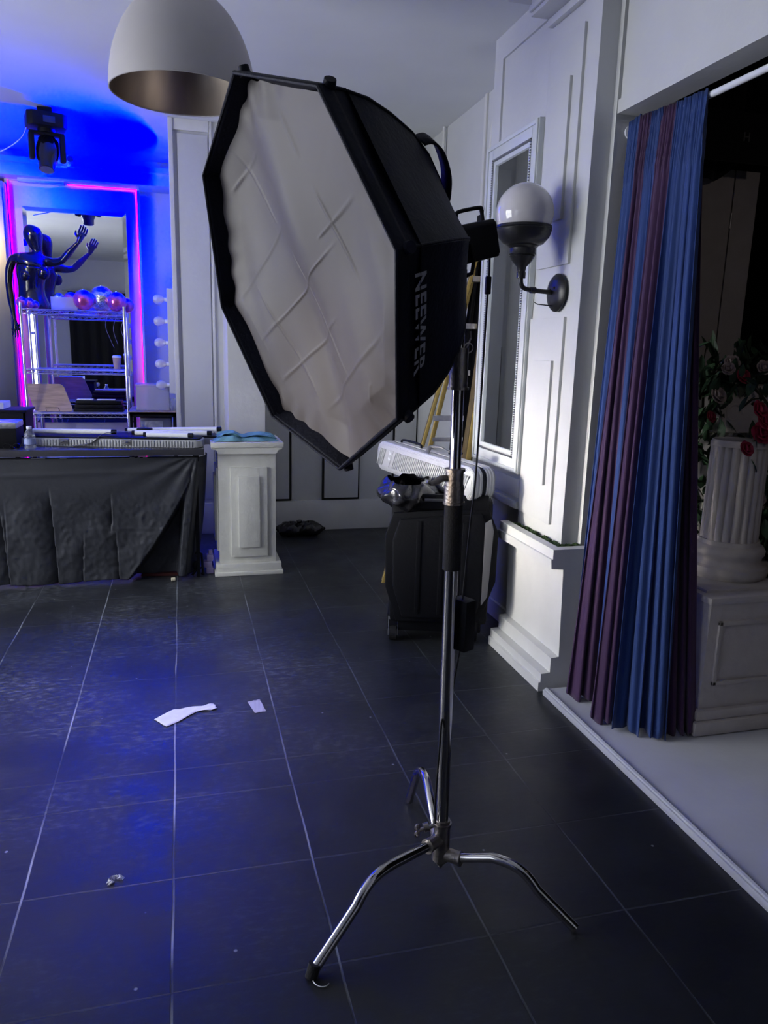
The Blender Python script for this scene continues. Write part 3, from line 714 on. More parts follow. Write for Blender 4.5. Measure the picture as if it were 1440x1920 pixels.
# slanted ribs on the broad face
g = G(); nr = 52
bw0, bw1 = .80, .865
for k in range(nr):
    xx = .05+(CL-.10)*k/(nr-1); f_ = (xx)/(CL)
    if bw0-.02 < f_ < bw1+.02: continue
    a = CF @ Vector((xx+.022, -sgn*.0005, .04)); b = CF @ Vector((xx-.022, -sgn*.0005, CH-.04))
    g.sweep([a, b], .0048, 6)
rb = g.build('face_rib', M['shell'], t); rb['kind'] = 'stuff'
xb = CL*.83
G().face([CF @ Vector((xb+.045, -sgn*.001, .036)), CF @ Vector((xb+.005, -sgn*.001, .036)), CF @ Vector((xb-.05, -sgn*.001, CH-.036)), CF @ Vector((xb-.0, -sgn*.001, CH-.036))]).build('plain_band', M['shell'], t, smooth=False, mods=(('solid', .002),))
G().face([CF @ Vector((xb+.0, -sgn*.0025, .105)), CF @ Vector((xb-.014, -sgn*.0025, .085)), CF @ Vector((xb-.0, -sgn*.0025, .075)), CF @ Vector((xb+.010, -sgn*.0025, .09))]).face([CF @ Vector((xb-.004, -sgn*.0025, .112)), CF @ Vector((xb-.02, -sgn*.0025, .118)), CF @ Vector((xb-.006, -sgn*.0025, .14))]).build('emblem', M['tube'], t, smooth=False, mods=(('solid', .002),))
g = G(); g.sweep([CF @ Vector(p_) for p_ in smooth_path([(CL*.86,sgn*.10,CH+.0),(CL*.84,sgn*.10,CH+.018),(CL*.66,sgn*.10,CH+.020),(CL*.64,sgn*.10,CH+.0)], 4)], .007, 8).build('carry_handle', M['blackpl'], t)
# strap lying on the top
ss = smooth_path([(CL*.50,.02,CH-.03),(CL*.49,.045,CH+.006),(CL*.52,.09,CH+.028),(CL*.44,.11,CH+.035),(CL*.40,.13,CH+.018),(CL*.34,.12,CH+.035),(CL*.30,.13,CH+.012)], 7)
g = G(); g.grid(lambda u, v: CF @ (Vector((ss[round(u*(len(ss)-1))].x, sgn*ss[round(u*(len(ss)-1))].y, ss[round(u*(len(ss)-1))].z)) + Vector((.034*(v-.5), 0, .01*(v-.5)))), len(ss), 3)
g2 = g.build('strap', M['greypl'], t, mods=(('solid', .003),))
g = G(); q = CF @ Vector((CL*.34, sgn*.12, CH+.02))
for k in range(7): g.sweep([q+Vector((random.uniform(-.04,.04), random.uniform(-.04,.04), random.uniform(0,.025))) for _ in range(4)], .005, 6)
g.box(-.022,-.012,-.006,.022,.012,.012, T(*q), bev=.003)
g.build('buckle', M['blackpl'], t)

# ------------------------------------------------------------------ ladder
fl = on('z', 0, 716, 1095); fr = on('z', 0, 855, 1105)
FL = Vector(on('z', 0, 718, 1093)); FRt = Vector(on('z', 0, 842, 1100)); LH = 2.40
def extrap(f, u, v):
    y = f.y+.2
    for _ in range(8): q_ = Vector(on('y', y, u, v)); y = f.y+.03*q_.z
    return f+(q_-f)*LH/q_.z
TL, TR = extrap(FL, 833, 695), extrap(FRt, 899, 706); AY = (TL.y+TR.y)/2+.02
a_ = on('y', 5.1, 925, 350)
t = thing('step_ladder', 'yellow fibreglass step ladder with metal steps standing behind the bin', 'ladder', (1.55, 4.95, 0))
def rail(a, b, w, d, nm, m_, par):
    ax = (b-a).normalized(); yv = Vector((0,1,0)); yv = (yv-ax*yv.dot(ax)).normalized(); xv = yv.cross(ax)
    return G().box(-w/2, -d/2, 0, w/2, d/2, (b-a).length, frame(a, xv, yv, ax), bev=.002).build(nm, m_, par)
for a, b in ((FL, TL), (FRt, TR)):
    s_ = 1 if a is FL else -1
    fo = rail(a, b, .022, .008, 'front_rail', M['yellow'], t)
    rail(a+Vector((s_*.012, .040, 0)), b+Vector((s_*.012, .040, 0)), .008, .075, 'rail_web', M['brownrail'], fo)
for a, b in ((FL+Vector((.14, .13, 0)), TL+Vector((.03,.10,0))), (FRt+Vector((.10, .13, 0)), TR+Vector((-.02,.10,0)))):
    rail(a, b, .028, .02, 'rear_rail', M['yellow'], t)
za_, zb_2 = on('y', 4.93, 870, 694).z, on('y', 4.88, 860, 778).z; LZ = [za_+(za_-zb_2)*j for j in range(-3, 4)]
for k in range(7):
    z = LZ[k]; f_ = z/LH; a = FL.lerp(TL, f_); b = FRt.lerp(TR, f_)
    G().box(a.x+.01, a.y-.005, z-.028, b.x-.01, a.y+.085, z+.0, bev=.003).box(a.x+.01, a.y-.006, z-.030, b.x-.01, a.y-.002, z+.004).build('step', M['alu'], t)
for f_ in (.18, .4):
    a = (FL+Vector((.14,.13,0))).lerp(TL+Vector((.03,.1,0)), f_); b = (FRt+Vector((.10,.13,0))).lerp(TR+Vector((-.02,.1,0)), f_)
    G().box(a.x, a.y-.012, a.z-.015, b.x, a.y+.012, a.z+.015, bev=.003).build('rear_brace', M['alu'], t)
G().box(TL.x-.03, TL.y-.05, LH-.02, min(TR.x+.03, 1.975), TL.y+.13, LH+.03, bev=.008).build('top_cap', M['blackpl'], t)
# black cloth hung inside the ladder
DL = [Vector(on('y', 4.90, *q_)) for q_ in ((917,345),(905,410),(893,470),(881,560),(862,690),(846,820),(835,900))]
g = G()
def drape(u, v):
    s_ = v*(len(DL)-1); i = min(int(s_), len(DL)-2); a_ = DL[i].lerp(DL[i+1], s_-i)
    return Vector((a_.x+(1.965-a_.x)*u, a_.y+.012*math.sin(u*14+v*2), a_.z))
g.grid(drape, 24, 30)
tag(g.build('black_drape', M['velvet'], mods=(('solid', .006),)), 'matt black cloth hanging down inside the yellow step ladder', 'cloth')
# ------------------------------------------------------------------ pendant
def slope(u, v):
    q = _w + (u-720)/F*R_ + (v-960)/F*D_; h = math.hypot(q.x, q.y); return q.z/h, q.x/h, q.y/h
s1, hx, hy = slope(343, 132); s2, _, _ = slope(343, 216)
LR = .30; ld = LR*(s1+s2)/(s1-s2); lx, ly, lz = hx*ld, hy*ld, s1*(ld-LR)+1.55
t = thing('pendant_lamp', 'large white dome pendant lamp hanging from the ceiling above the black floor', 'pendant lamp', (lx, ly, lz))
pr = [(LR*math.cos(a), LR*1.36*math.sin(a)) for a in [k*(PI/2-.08)/24 for k in range(25)]]
pr = [(LR, 0)] + [(r if z > .05 else LR*(1-.0*z), z) for r, z in pr[1:]]
G().lathe(pr+[(0, LR*1.36)], T(lx, ly, lz), 72, cap=False).build('dome_shade', M['lampwhite'], t)
G().lathe([(r*.985, z*.985) for r, z in pr]+[(0, LR*1.34)], T(lx, ly, lz), 72, cap=False).build('inner_reflector', M['lampinner'], t)
G().sweep([(lx+LR*.9925*math.cos(a), ly+LR*.9925*math.sin(a), lz) for a in [k*2*PI/72 for k in range(72)]], .0035, 6, closed=True).build('rim', M['lampwhite'], t)
G().cyl((lx, ly, lz+LR*1.35), (lx, ly, H), .006).cyl((lx, ly, H-.03), (lx, ly, H-.001), .05).build('ceiling_cord', M['lampwhite'], t)
G().cyl((lx, ly, lz+LR*1.30), (lx, ly, lz+LR*1.05), .02).ball((lx, ly, lz+LR*.95), .035, 16).build('bulb', M['globe'], t)

# ------------------------------------------------------------------ pedestal
t = thing('pedestal', 'square white pedestal with raised panels standing beside the black-draped table', 'pedestal', (.41, 5.3, 0))
y0, y1 = 5.075, 5.50
G().box(.186, y0-.012, 0, .652, y1+.012, .028, bev=.005).box(.196, y0, .028, .640, y1, .082, bev=.004).build('base', M['ped'], t)
G().box(.222, y0+.03, .082, .606, y1-.03, .86, bev=.003).build('shaft', M['ped'], t)
G().prism([(.222,.845),(.606,.845),(.622,.872),(.645,.877),(.645,.91),(.180,.91),(.180,.877),(.208,.872)], y0-.005, y1, Matrix(((1,0,0,0),(0,0,1,0),(0,1,0,0),(0,0,0,1)))).build('cap', M['ped'], t)
G().box(.175, y0-.012, .888, .655, y1+.01, .922, bev=.003).build('top_slab', M['ped'], t)
q0, q1 = on('y', 5.09, 432, 877), on('y', 5.09, 502, 1042); q2, q3 = on('y', 5.07, 447, 894), on('y', 5.07, 488, 1026)
G().box(q0.x, y0+.012, q1.z, q1.x, y0+.03, q0.z, bev=.002).build('raised_panel', M['ped'], t)
G().box(q2.x, y0-.004, q3.z, q3.x, y0+.012, q2.z, bev=.002).build('inner_panel', M['ped'], t)
G().box(.208, 5.16, .16, .222, 5.42, .74, bev=.002).box(.196, 5.21, .22, .208, 5.37, .68, bev=.002).build('side_panel', M['ped'], t)
# teal cloth
g = G()
ca, cb = on('z', .93, 402, 826), on('z', .93, 520, 838)
def tealf(u, v):
    x = .20+.42*u; y = 5.09+.20*v + .03*u
    hgt = .012+.012*abs(math.sin(u*7+v*4))+.010*math.sin(v*9+u*3)**2+.012*max(0, 1-abs(u-.28)*9)
    e = min(u, 1-u, v, 1-v); 
    if u > .86 and v < .3: hgt -= .02*(u-.86)/.14
    return Vector((x+.012*math.sin(v*12), y+.010*math.sin(u*15), .9225+hgt*min(1, e*8+.15)))
g.grid(tealf, 60, 30)
def teal2(u, v): q = tealf(u*.9+.05, v*.8+.1); return q+Vector((.01, .01, .014+.006*math.sin(u*11)))
g.grid(teal2, 50, 24)
tag(g.build('folded_cloth', M['teal'], mods=(('solid', .003),), angle=80), 'crumpled teal cloth lying on top of the white pedestal', 'cloth')
t = thing('foam_blocks', 'small lilac foam blocks stacked at the left foot of the white pedestal', 'foam block', (.16, 5.2, 0))
for z0, x0, w in ((0, .13, .05), (.045, .115, .055), (.09, .135, .045)):
    G().box(x0, 5.15, z0, x0+w, 5.21, z0+.045, bev=.006).build('foam_block', M['lilac'], t)
G().box(.15, 5.16, .135, .175, 5.20, .165, bev=.005).build('foam_block', M['lilac'], t)

# ------------------------------------------------------------------ table and cloth
tp = on('y', 5.02, 383, 842); TZ = tp.z; TXR = tp.x
t = thing('work_table', 'dark-topped long table on the left with black cloth hung along its front', 'table', (-.9, 5.4, 0))
G().box(-2.3, 5.02, TZ-.042, TXR, 5.72, TZ, bev=.002).build('table_top', M['board'], t)
G().box(-2.25, 5.06, TZ-.085, TXR-.04, 5.085, TZ-.055).box(-2.25, 5.66, TZ-.085, TXR-.04, 5.685, TZ-.055).box(TXR-.06, 5.06, TZ-.085, TXR-.035, 5.685, TZ-.04).build('apron_rail', M['blackpl'], t)
for x in (-2.2, -1.0, TXR-.055):
    for y in (5.10, 5.66): G().box(x-.012, y-.012, 0, x+.012, y+.012, TZ-.05).build('leg', M['blackpl'], t)
for u0, u1 in ((57, 84), (112, 124), (243, 252), (258, 262), (268, 276)):
    a = on('y', 5.05, u0, 859); b = on('y', 5.05, u1, 859); G().box(a.x, 5.055, TZ-.068, b.x, 5.062, TZ-.056).build('metal_clip', M['alu'], t)
zt_c = TZ-.058; XR = TXR-.045
g = G()
xc1, xc2, xc0 = on('y', 5.06, 101, 1000).x, on('y', 5.06, 213, 1000).x, on('y', 5.06, 12, 1000).x
def sm(t): t = max(0, min(1, t)); return t*t*(3-2*t)
def clf(u, v):
    x = -2.2+(XR+2.2)*u; z = zt_c-(zt_c-.012)*v
    h = 0
    for xc, sl_, v0, v1, A_, dc in ((xc1, .03, .22, 1.2, .052, .055), (xc2, -.02, .26, .62, .030, .035), (xc2+.02, .04, .55, 1.2, .022, .03), (xc0, .0, .3, .75, .014, .03), (xc1-.30, .05, .35, 1.2, .035, .05), (xc1-.7, .0, .25, 1.2, .04, .05), (xc2-.17, -.05, .55, 1.2, .016, .03)):
        xx = xc+sl_*(v-.5); amt = sm((v-v0)/.25)*sm((v1-v)/.1)
        if x < xx: h -= A_*amt*math.exp(-(xx-x)/dc)
        else: h -= A_*.25*amt*math.exp(-(x-xx)/(dc*.35))*0
    xr = XR-.035-.52*max(0, v-.18)**1.25           # ridge of the swag that runs down from the corner
    dr = x-xr
    back = .13*sm((v-.12)/.5)
    strip = sm((x-(XR-.085))/.03)
    if dr > 0: h += -back*sm(dr/.05)*(1-strip)
    else: h += .018*math.exp(dr/.10)*sm(v*3)
    # fan of soft pulls from the corner
    an = math.atan2(XR-x, v*zt_c+.03); rr = math.hypot(XR-x, v*zt_c)
    h += .006*math.sin(an*17+.8*math.sin(an*5))*math.exp(-rr/.45)*sm(rr*8)
    q_ = Vector((x*5, z*5, 0)); cr = noise.noise(q_*1.4)*.010+abs(noise.noise(q_*3.1))*-.006+noise.noise(q_*7)*.0025
    h += cr*sm((v-.18)/.3)+.007*math.sin(x*6.3+1)*v
    h += .003*math.exp(-((v-.585-.01*math.sin(x*3))/.012)**2)*(1 if -.75 < x < XR-.1 else 0)
    h += .004*math.exp(-((v-.10+.03*x)/.02)**2)
    x += -.10*v*math.exp(-(XR-x)*4)
    return Vector((x, 5.052-h, z+.02*v*math.exp(-(XR-x)*3)+.006*math.sin(x*9)*v))
g.grid(clf, 460, 120)
def ret(u, v):
    c = clf(1, v); return c+Vector((.035*math.sin(u*PI*.9)+.05*u, .25*u, 0)) + Vector((.03*math.sin(v*2.4)*u, 0, 0))
g.grid(ret, 16, 50)
tag(g.build('table_cloth', M['cloth'], mods=(('solid', .002),), angle=180), 'creased black cloth hanging from the front of the long table to the floor', 'cloth')
tag(G().prism([(-.30,5.16),(.0,5.13),(.02,5.2),(-.28,5.24)], .002, .018).build('red_fabric', M['red'], smooth=False), 'dark red cloth edge showing under the right end of the black table cloth', 'cloth')
# table tray case with ribbed side
t = thing('open_light_case', 'open long silver ribbed case holding light tubes on the long table', 'case', (-.5, 5.3, TZ))
a = on('z', TZ, 40, 826); b = on('z', TZ, 372, 841)
A = Vector((a.x, 5.26, TZ)); B = Vector((TXR-.02, 5.055, TZ))
ax = (B-A).normalized(); yv = Vector((0,0,1)).cross(ax); CFR = frame(A, ax, yv, Vector((0,0,1))); Lc = (B-A).length
def tray(y0, y1, x0, x1, z0, z1, nm, m_):
    g = G(); g.prism(rrect(x0, y0, x1, y1, .045, 6), z0, z1, CFR, bev=.006); return g.build(nm, m_, t)
sh_ = tray(0, .21, 0, Lc, .002, .052, 'tray', M['shell'])
tray(.012, .198, .012, Lc-.012, .050, .062, 'tray_lining', M['blackpl'])
tray(.20, .42, .30, Lc+.16, .002, .045, 'lid', M['shell']); tray(.212, .408, .312, Lc+.148, .043, .055, 'lid_lining', M['blackpl'])
g = G(); nrb = 58
for k in range(nrb):
    x = .06+(Lc-.12)*k/(nrb-1); g.box(x-.0045, -.007, .006, x+.0045, .004, .044, CFR, bev=.002)
g.build('rib', M['shell'], t)['kind'] = 'stuff'
for x in (Lc*.27, Lc*.60): G().box(x-.03, -.012, .015, x+.03, .0, .05, CFR, bev=.004).sweep([CFR @ Vector((x-.02,-.014,.03)), CFR @ Vector((x,-.026,.036)), CFR @ Vector((x+.02,-.014,.03))], .004, 6).build('latch', M['greypl'], t)
g = G(); sp = smooth_path([(Lc*.30,-.03,.004),(Lc*.42,-.02,.03),(Lc*.48,.05,.085),(Lc*.62,.16,.085),(Lc*.70,.25,.075)], 6)
g.grid(lambda u, v: CFR @ (sp[round(u*(len(sp)-1))]+Vector((0, .035*(v-.5), 0))), len(sp), 3); g.build('strap', M['greypl'], t, mods=(('solid', .003),))
G().box(Lc*.62, .18, .06, Lc*.70, .24, .105, CFR, bev=.006).build('handle', M['blackpl'], t)
tb = [((Lc*.08,.10,.085),(Lc*.50,.10,.088)), ((Lc*.70,.05,.080),(Lc*.93,.02,.082)), ((Lc*.62,.14,.080),(Lc*1.02,.13,.086)), ((Lc*.55,.30,.078),(Lc*1.06,.26,.100))]
tl = ['white light tube at the left end of the open case on the table', 'short white light tube at the front right of the open case', 'white light tube lying behind the short one in the open case', 'long white light tube sticking out past the right end of the table']
for (a_, b_), lb in zip(tb, tl):
    a_, b_ = CFR @ Vector(a_), CFR @ Vector(b_); dv = (b_-a_).normalized()
    r_ = .0165
    tt = thing('light_tube', lb, 'light tube', a_, 'white light tubes on the table')
    G().cyl(a_, b_, r_, n=20).build('tube_body', M['tube'], tt)
    G().cyl(b_, b_+dv*.03, r_*.95, n=20).cyl(a_-dv*.02, a_, r_*.9, n=16).build('end_cap', M['blackpl'], tt)
# bottle
q = on('z', TZ, 56, 843); q = Vector((q.x, 5.045+.0, TZ))
t = thing('water_bottle', 'small clear plastic water bottle standing on the front edge of the table', 'bottle', q)
bx = q.x; by = 5.075
G().lathe([(0,0),(.030,0),(.033,.006),(.033,.02),(.031,.025),(.033,.03),(.033,.07),(.031,.074),(.033,.08),(.032,.088),(.024,.108),(.014,.122),(.013,.13),(0,.13)], T(bx, by, TZ+.001), 24).build('bottle_body', M['clear'], t)
G().cyl((bx, by, TZ+.127), (bx, by, TZ+.142), .0155).build('cap', M['tube'], t)
G().lathe([(.0335,.032),(.0335,.066)], T(bx, by, TZ+.001), 24, cap=False).build('label_band', mat('bottle_label', (.25,.3,.55), .4), t)
# black speaker box with silver lid, black crate, small glasses
a = on('y', 5.10, 30, 806); t = thing('equipment_box', 'black box with a silver lid at the left end of the table', 'box', (a.x-.2, 5.2, TZ))
G().box(a.x-.42, 5.10, TZ+.001, a.x, 5.33, TZ+.125, bev=.008).build('box_body', M['blackpl'], t)
G().box(a.x-.425, 5.095, TZ+.122, a.x+.003, 5.335, TZ+.165, bev=.014).build('silver_lid', M['alu'], t)
a = on('y', 5.45, 22, 790); b = on('y', 5.45, 22, 762)
t = thing('storage_crate', 'black open plastic crate behind the silver-lidded box on the table', 'crate', (a.x-.1, 5.5, TZ))
c = on('y', 5.42, 50, 770)
g = G(); g.box(c.x-.42, 5.42, TZ+.001, c.x-.012, 5.432, c.z).box(c.x-.024, 5.42, TZ+.001, c.x-.012, 5.70, c.z).box(c.x-.42, 5.69, TZ+.001, c.x-.012, 5.70, c.z).box(c.x-.42, 5.42, TZ+.001, c.x-.012, 5.70, TZ+.012)
g.build('crate_body', M['blackpl'], t); G().box(c.x-.43, 5.405, c.z-.012, c.x, 5.715, c.z+.004, bev=.003).build('crate_rim', M['blackpl'], t)
G().box(c.x-.42, 5.44, c.z+.006, c.x-.14, 5.66, c.z+.05, bev=.006).build('clear_tub', M['frost'], t)
q = on('z', TZ, 22, 843)
t = thing('sunglasses', 'pair of black glasses lying on the table beside the black box', 'glasses', q)
g = G()
for s_ in (-1, 1):
    cx_ = q.x+s_*.028; g.sweep([(cx_+.022*math.cos(a), q.y+.01+.004*math.sin(a), TZ+.020+.015*math.sin(a)) for a in [k*2*PI/16 for k in range(16)]], .003, 6, closed=True)
    g.sweep([(q.x+s_*.05, q.y+.01, TZ+.03), (q.x+s_*.055, q.y+.09, TZ+.025), (q.x+s_*.05, q.y+.12, TZ+.006)], .003, 6)
g.sweep([(q.x-.007, q.y+.01, TZ+.022), (q.x+.007, q.y+.01, TZ+.022)], .0025, 6); g.build('spectacle_frame', M['gloss'], t)

# small things on the floor
def rag(name, poly, m_, lab, cat, wr=.003, th=.0015):
    pts = [on('z', 0, *q) for q in poly]; n = len(pts)//2
    topl = pts[:n]; bot = pts[n:][::-1]; g = G()
    def f(u, v):
        s = u*(n-1); i = min(int(s), n-2); f_ = s-i
        a = topl[i].lerp(topl[i+1], f_); b = bot[i].lerp(bot[i+1], f_); p_ = a.lerp(b, v)
        return Vector((p_.x, p_.y, .0025+wr*abs(math.sin(u*9+v*5))*(.3+u)))
    g.grid(f, 40, 8); return tag(g.build(name, m_, mods=(('solid', th),)), lab, cat)
rag('paper_strip', [(289,1350),(326,1332),(352,1329),(386,1324),(401,1322), (407,1331),(388,1334),(370,1335),(340,1352),(312,1364)], M['tape'], 'long torn white paper strip lying on the black floor', 'paper strip', .006)
rag('clear_wrapper', [(464,1317),(487,1313),(499,1335),(478,1338)][0:2]+[(499,1335),(478,1338)], M['frost'], 'small square clear wrapper on the floor right of the paper strip', 'wrapper', .002)
q = on('z', 0, 325, 1090)
t = thing('bottle_cap', 'small cream plastic cap on the floor in front of the black table cloth', 'cap', q)
G().cyl((q.x-.012, q.y, .014), (q.x+.012, q.y+.004, .014), .013, n=18).build('cap_shell', M['whitecap'], t)
q = on('z', 0, 216, 1652)
g = G(); random.seed(3)
for k in range(7):
    a = random.uniform(0, 6.28); c_ = Vector((q.x+.016*math.cos(a), q.y+.012*math.sin(a), .001))
    g.add((lambda tt: (bmesh.ops.create_cone(tt, segments=4, radius1=.011, radius2=.002, depth=.012, cap_ends=True), tt)[1])(bmesh.new()), T(c_.x, c_.y, .006) @ RZ(a) @ RX(.9))
tag(g.build('broken_glass', M['clear'], smooth=False), 'small clear glass shards on the blue-lit floor at the lower left', 'glass shard')
q = on('z', 0, 562, 1005)
t = thing('black_bag', 'knotted black plastic bag lying on the floor against the back baseboard', 'bag', q)
g = G()
for s_, w in ((-1, .115), (1, .125)):
    def bf(u, v, s_=s_, w=w):
        a = u*2*PI; b_ = v*PI; r_ = 1+.07*math.sin(a*5+b_*4)+.05*math.sin(a*9)
        return Vector((q.x+s_*.075+w*math.sin(b_)*math.cos(a)*r_, q.y+.02+.09*math.sin(b_)*math.sin(a)*r_, max(.002, .058+.062*math.cos(b_)*r_+.0)))
    g.grid(bf, 36, 16, closed=True)
g.build('bag_body', M['bagpl'], t, angle=70)
G().cyl((q.x, q.y, .09), (q.x-.005, q.y-.005, .135), .012, .024, 10).ball((q.x+.0, q.y, .10), .026, 10).build('bag_knot', M['bagpl'], t)
q = on('z', 0, 604, 993)
t = thing('cable_clip', 'tiny black clip on the floor beside the knotted black bag', 'clip', q)
G().ball((q.x, q.y-.02, .016), .022, 10, (1.2, .8, .7)).build('clip_body', M['blackpl'], t)
q = on('z', 0, 375, 1082)
t = thing('spring_clamp', 'black spring clamp standing on the floor between the table cloth and pedestal', 'clamp', (q.x, q.y, 0))
g = G(); k_ = Vector((q.x, q.y+.03, 0))
g.sweep([k_+Vector((-.05,0,.008)), k_+Vector((-.02,0,.05)), k_+Vector((.02,0,.06)), k_+Vector((.025,0,.008))], .009, 8).sweep([k_+Vector((-.045,.02,.15)), k_+Vector((-.01,.02,.165)), k_+Vector((.015,.02,.15)), k_+Vector((.02,0,.06))], .008, 8)
g.ball(k_+Vector((-.02,0,.075)), .026, 10, (1,.6,1.3)).ball(k_+Vector((.02,.0,.0155)), .012, 8).build('clamp_body', M['blackpl'], t)

# ------------------------------------------------------------------ alcove
WY = 7.85
a = on('y', 7.5, 160, 298); b = on('y', 7.5, 160, 338)
struct(G().box(XL, 7.5, b.z, -.04, WY, b.z+.10, bev=.003).box(XL, 7.46, b.z+.10, -.04, WY, a.z-.03, bev=.003).build('trim_30', M['wall']))
# mirror board with light strip
BYY = 7.70
p0, p1, p2_ = on('y', BYY, 13, 342), on('y', BYY, 256, 350), on('y', BYY, 273, 722)
bx0, bx1, bz1, bz0 = p0.x, p1.x, (p0.z+p1.z)/2, .45
t = thing('mirror_board', 'tall pale board edged with magenta light strip on the alcove wall', 'lit board', (bx0/2+bx1/2, BYY, bz0))
G().box(bx0, BYY+.03, bz0, bx1, WY-.001, bz1).build('board_panel', M['boardpaint'], t, smooth=False)
G().box(bx1, BYY-.012, bz0, bx1+.02, WY-.001, bz1+.02).box(bx0-.02, BYY-.012, bz0, bx0, WY-.001, bz1+.02).box(bx0, BYY-.012, bz1, bx1, WY-.001, bz1+.02).build('board_edge', M['wall'], t, smooth=False)
lw = .008
ld_ = G().box(bx1-lw, BYY-.004, bz0, bx1-.0005, BYY+.006, bz1-.001).box(bx0+.0005, BYY-.004, bz0, bx0+lw, BYY+.006, bz1-.001).box(-.93, BYY-.004, bz1-lw, bx1-lw, BYY+.006, bz1-.0005).build('light_strip', M['magenta'], t, smooth=False)
ld_['label'] = 'glowing magenta light strip'
G().box(bx0+.1, BYY-.09, bz1-.02, on('y', BYY-.08, 120, 342).x, BYY-.02, bz1+.07, bev=.003).build('strip_cover', M['wall'], t)
m0, m1 = on('y', 7.66, 40, 385), on('y', 7.66, 236, 400)
mz1 = (m0.z+m1.z)/2
t = thing('beveled_mirror', 'large mirror with a slanted glass border, hung on the magenta-lit board behind the wire shelf', 'mirror', ((m0.x+m1.x)/2, 7.68, .9))
g = G(); x0, x1, z0, z1 = m0.x, m1.x, .80, mz1; bw = .035; yf = 7.672
g.face([(x0+bw, yf, z0+bw), (x1-bw, yf, z0+bw), (x1-bw, yf, z1-bw), (x0+bw, yf, z1-bw)])
g.build('mirror_glass', M['mirror'], t, smooth=False)
g = G(); O = [(x0, yf+.006, z0), (x1, yf+.006, z0), (x1, yf+.006, z1), (x0, yf+.006, z1)]; I = [(x0+bw, yf, z0+bw), (x1-bw, yf, z0+bw), (x1-bw, yf, z1-bw), (x0+bw, yf, z1-bw)]
for k in range(4): g.face([O[k], O[(k+1) % 4], I[(k+1) % 4], I[k]])
g.build('bevel_edge', M['mirror'], t, smooth=False)
G().box(x0, yf+.0065, z0, x1, BYY+.03, z1).build('backing', M['blackpl'], t, smooth=False)

# wire shelf
SY0, SY1 = 6.80, 7.14
sl, sr_ = on('y', SY0, 41, 620).x, on('y', SY0, 235, 640).x
zs = [on('y', SY0, 130, 582).z, on('y', SY0, 140, 695).z, on('y', SY0, 150, 776).z, .25]
t = thing('wire_shelf', 'chrome wire shelving unit in front of the magenta-lit mirror', 'shelf unit', ((sl+sr_)/2, 6.97, 0))
for x in (sl, sr_):
    for y in (SY0, SY1): G().cyl((x, y, 0), (x, y, zs[0]+.035), .0125, n=14).cyl((x, y, zs[0]+.035), (x, y, zs[0]+.045), .014, n=14).build('post', M['wirechrome'], t)
for z in zs:
    g = G()
    for y in (SY0, SY1):
        g.cyl((sl, y, z), (sr_, y, z), .004, n=8).cyl((sl, y, z-.03), (sr_, y, z-.03), .004, n=8)
        n_ = 26; g.sweep([(sl+(sr_-sl)*k/n_, y, z-.003-(.024 if k % 2 else 0)) for k in range(n_+1)], .0025, 6)
    for x in (sl, sr_): g.cyl((x, SY0, z), (x, SY1, z), .004, n=8).cyl((x, SY0, z-.03), (x, SY1, z-.03), .004, n=8)
    for k in range(1, 40): x = sl+(sr_-sl)*k/40; g.cyl((x, SY0, z+.003), (x, SY1, z+.003), .0018, n=6)
    for x in (sl, sr_):
        for y in (SY0, SY1): g.cyl((x, y, z-.035), (x, y, z+.008), .018, .016, 12)
    s_ = g.build('wire_deck', M['wirechrome'], t)
    if z != zs[0]: G().box(sl+.02, SY0+.005, z+.006, sr_-.02, SY1-.005, z+.010).build('shelf_liner', M['frost'], s_, smooth=False)
ztp = zs[0]+.006
def onshelf(u, y): return on('y', y, u, 570).x
balls = [(41, 6.84, .044, 'pinkball', 'small pink glass ball at the far left end of the wire shelf top'),
         (55, 6.87, .042, 'pinkball', 'small pink glass ball second from the left on the wire shelf top'),
         (66, 6.95, .033, 'pinkball', 'smallest pink glass ball third from the left on the wire shelf top'),
         (157, 6.88, .083, 'pinkball', 'pink glass ball just right of the frosted tub on the shelf'),
         (191, 6.98, .104, 'silverball', 'largest mirror-tiled ball in the middle right of the shelf top'),
         (219, 6.89, .080, 'pinkball', 'pink glass ball right of the largest mirror ball'),
         (238, 7.05, .060, 'pinkball', 'pink glass ball at the far right end of the shelf top'),
         (176, 6.82, .026, 'silverball', 'tiny mirror ball in front of the largest ball on the shelf')]
for u, y, r_, mt, lb in balls[:7]:
    x = onshelf(u, y)
    tt = thing('decor_ball', lb, 'ball', (x, y, ztp+r_), 'balls on top of the wire shelf')
    G().ball((x, y, ztp+r_), r_, 32).build('ball_body', M[mt], tt)
    G().cyl((x, y, ztp+2*r_-.003), (x, y, ztp+2*r_+.006), .006, n=8).build('hanger_cap', M['wirechrome'], tt)
cx0, cx1 = on('y', 6.88, 96, 570).x, on('y', 6.88, 146, 570).x
t = thing('frosted_tub', 'frosted plastic tub holding small balls on the wire shelf top', 'tub', ((cx0+cx1)/2, 6.95, ztp))
g = G(); g.box(cx0, 6.86, ztp, cx1, 6.865, ztp+.10).box(cx0, 7.05, ztp, cx1, 7.055, ztp+.10).box(cx0, 6.86, ztp, cx0+.005, 7.055, ztp+.10).box(cx1-.005, 6.86, ztp, cx1, 7.055, ztp+.10).box(cx0, 6.86, ztp, cx1, 7.055, ztp+.005)
g.build('tub_wall', M['frost'], t, smooth=False)
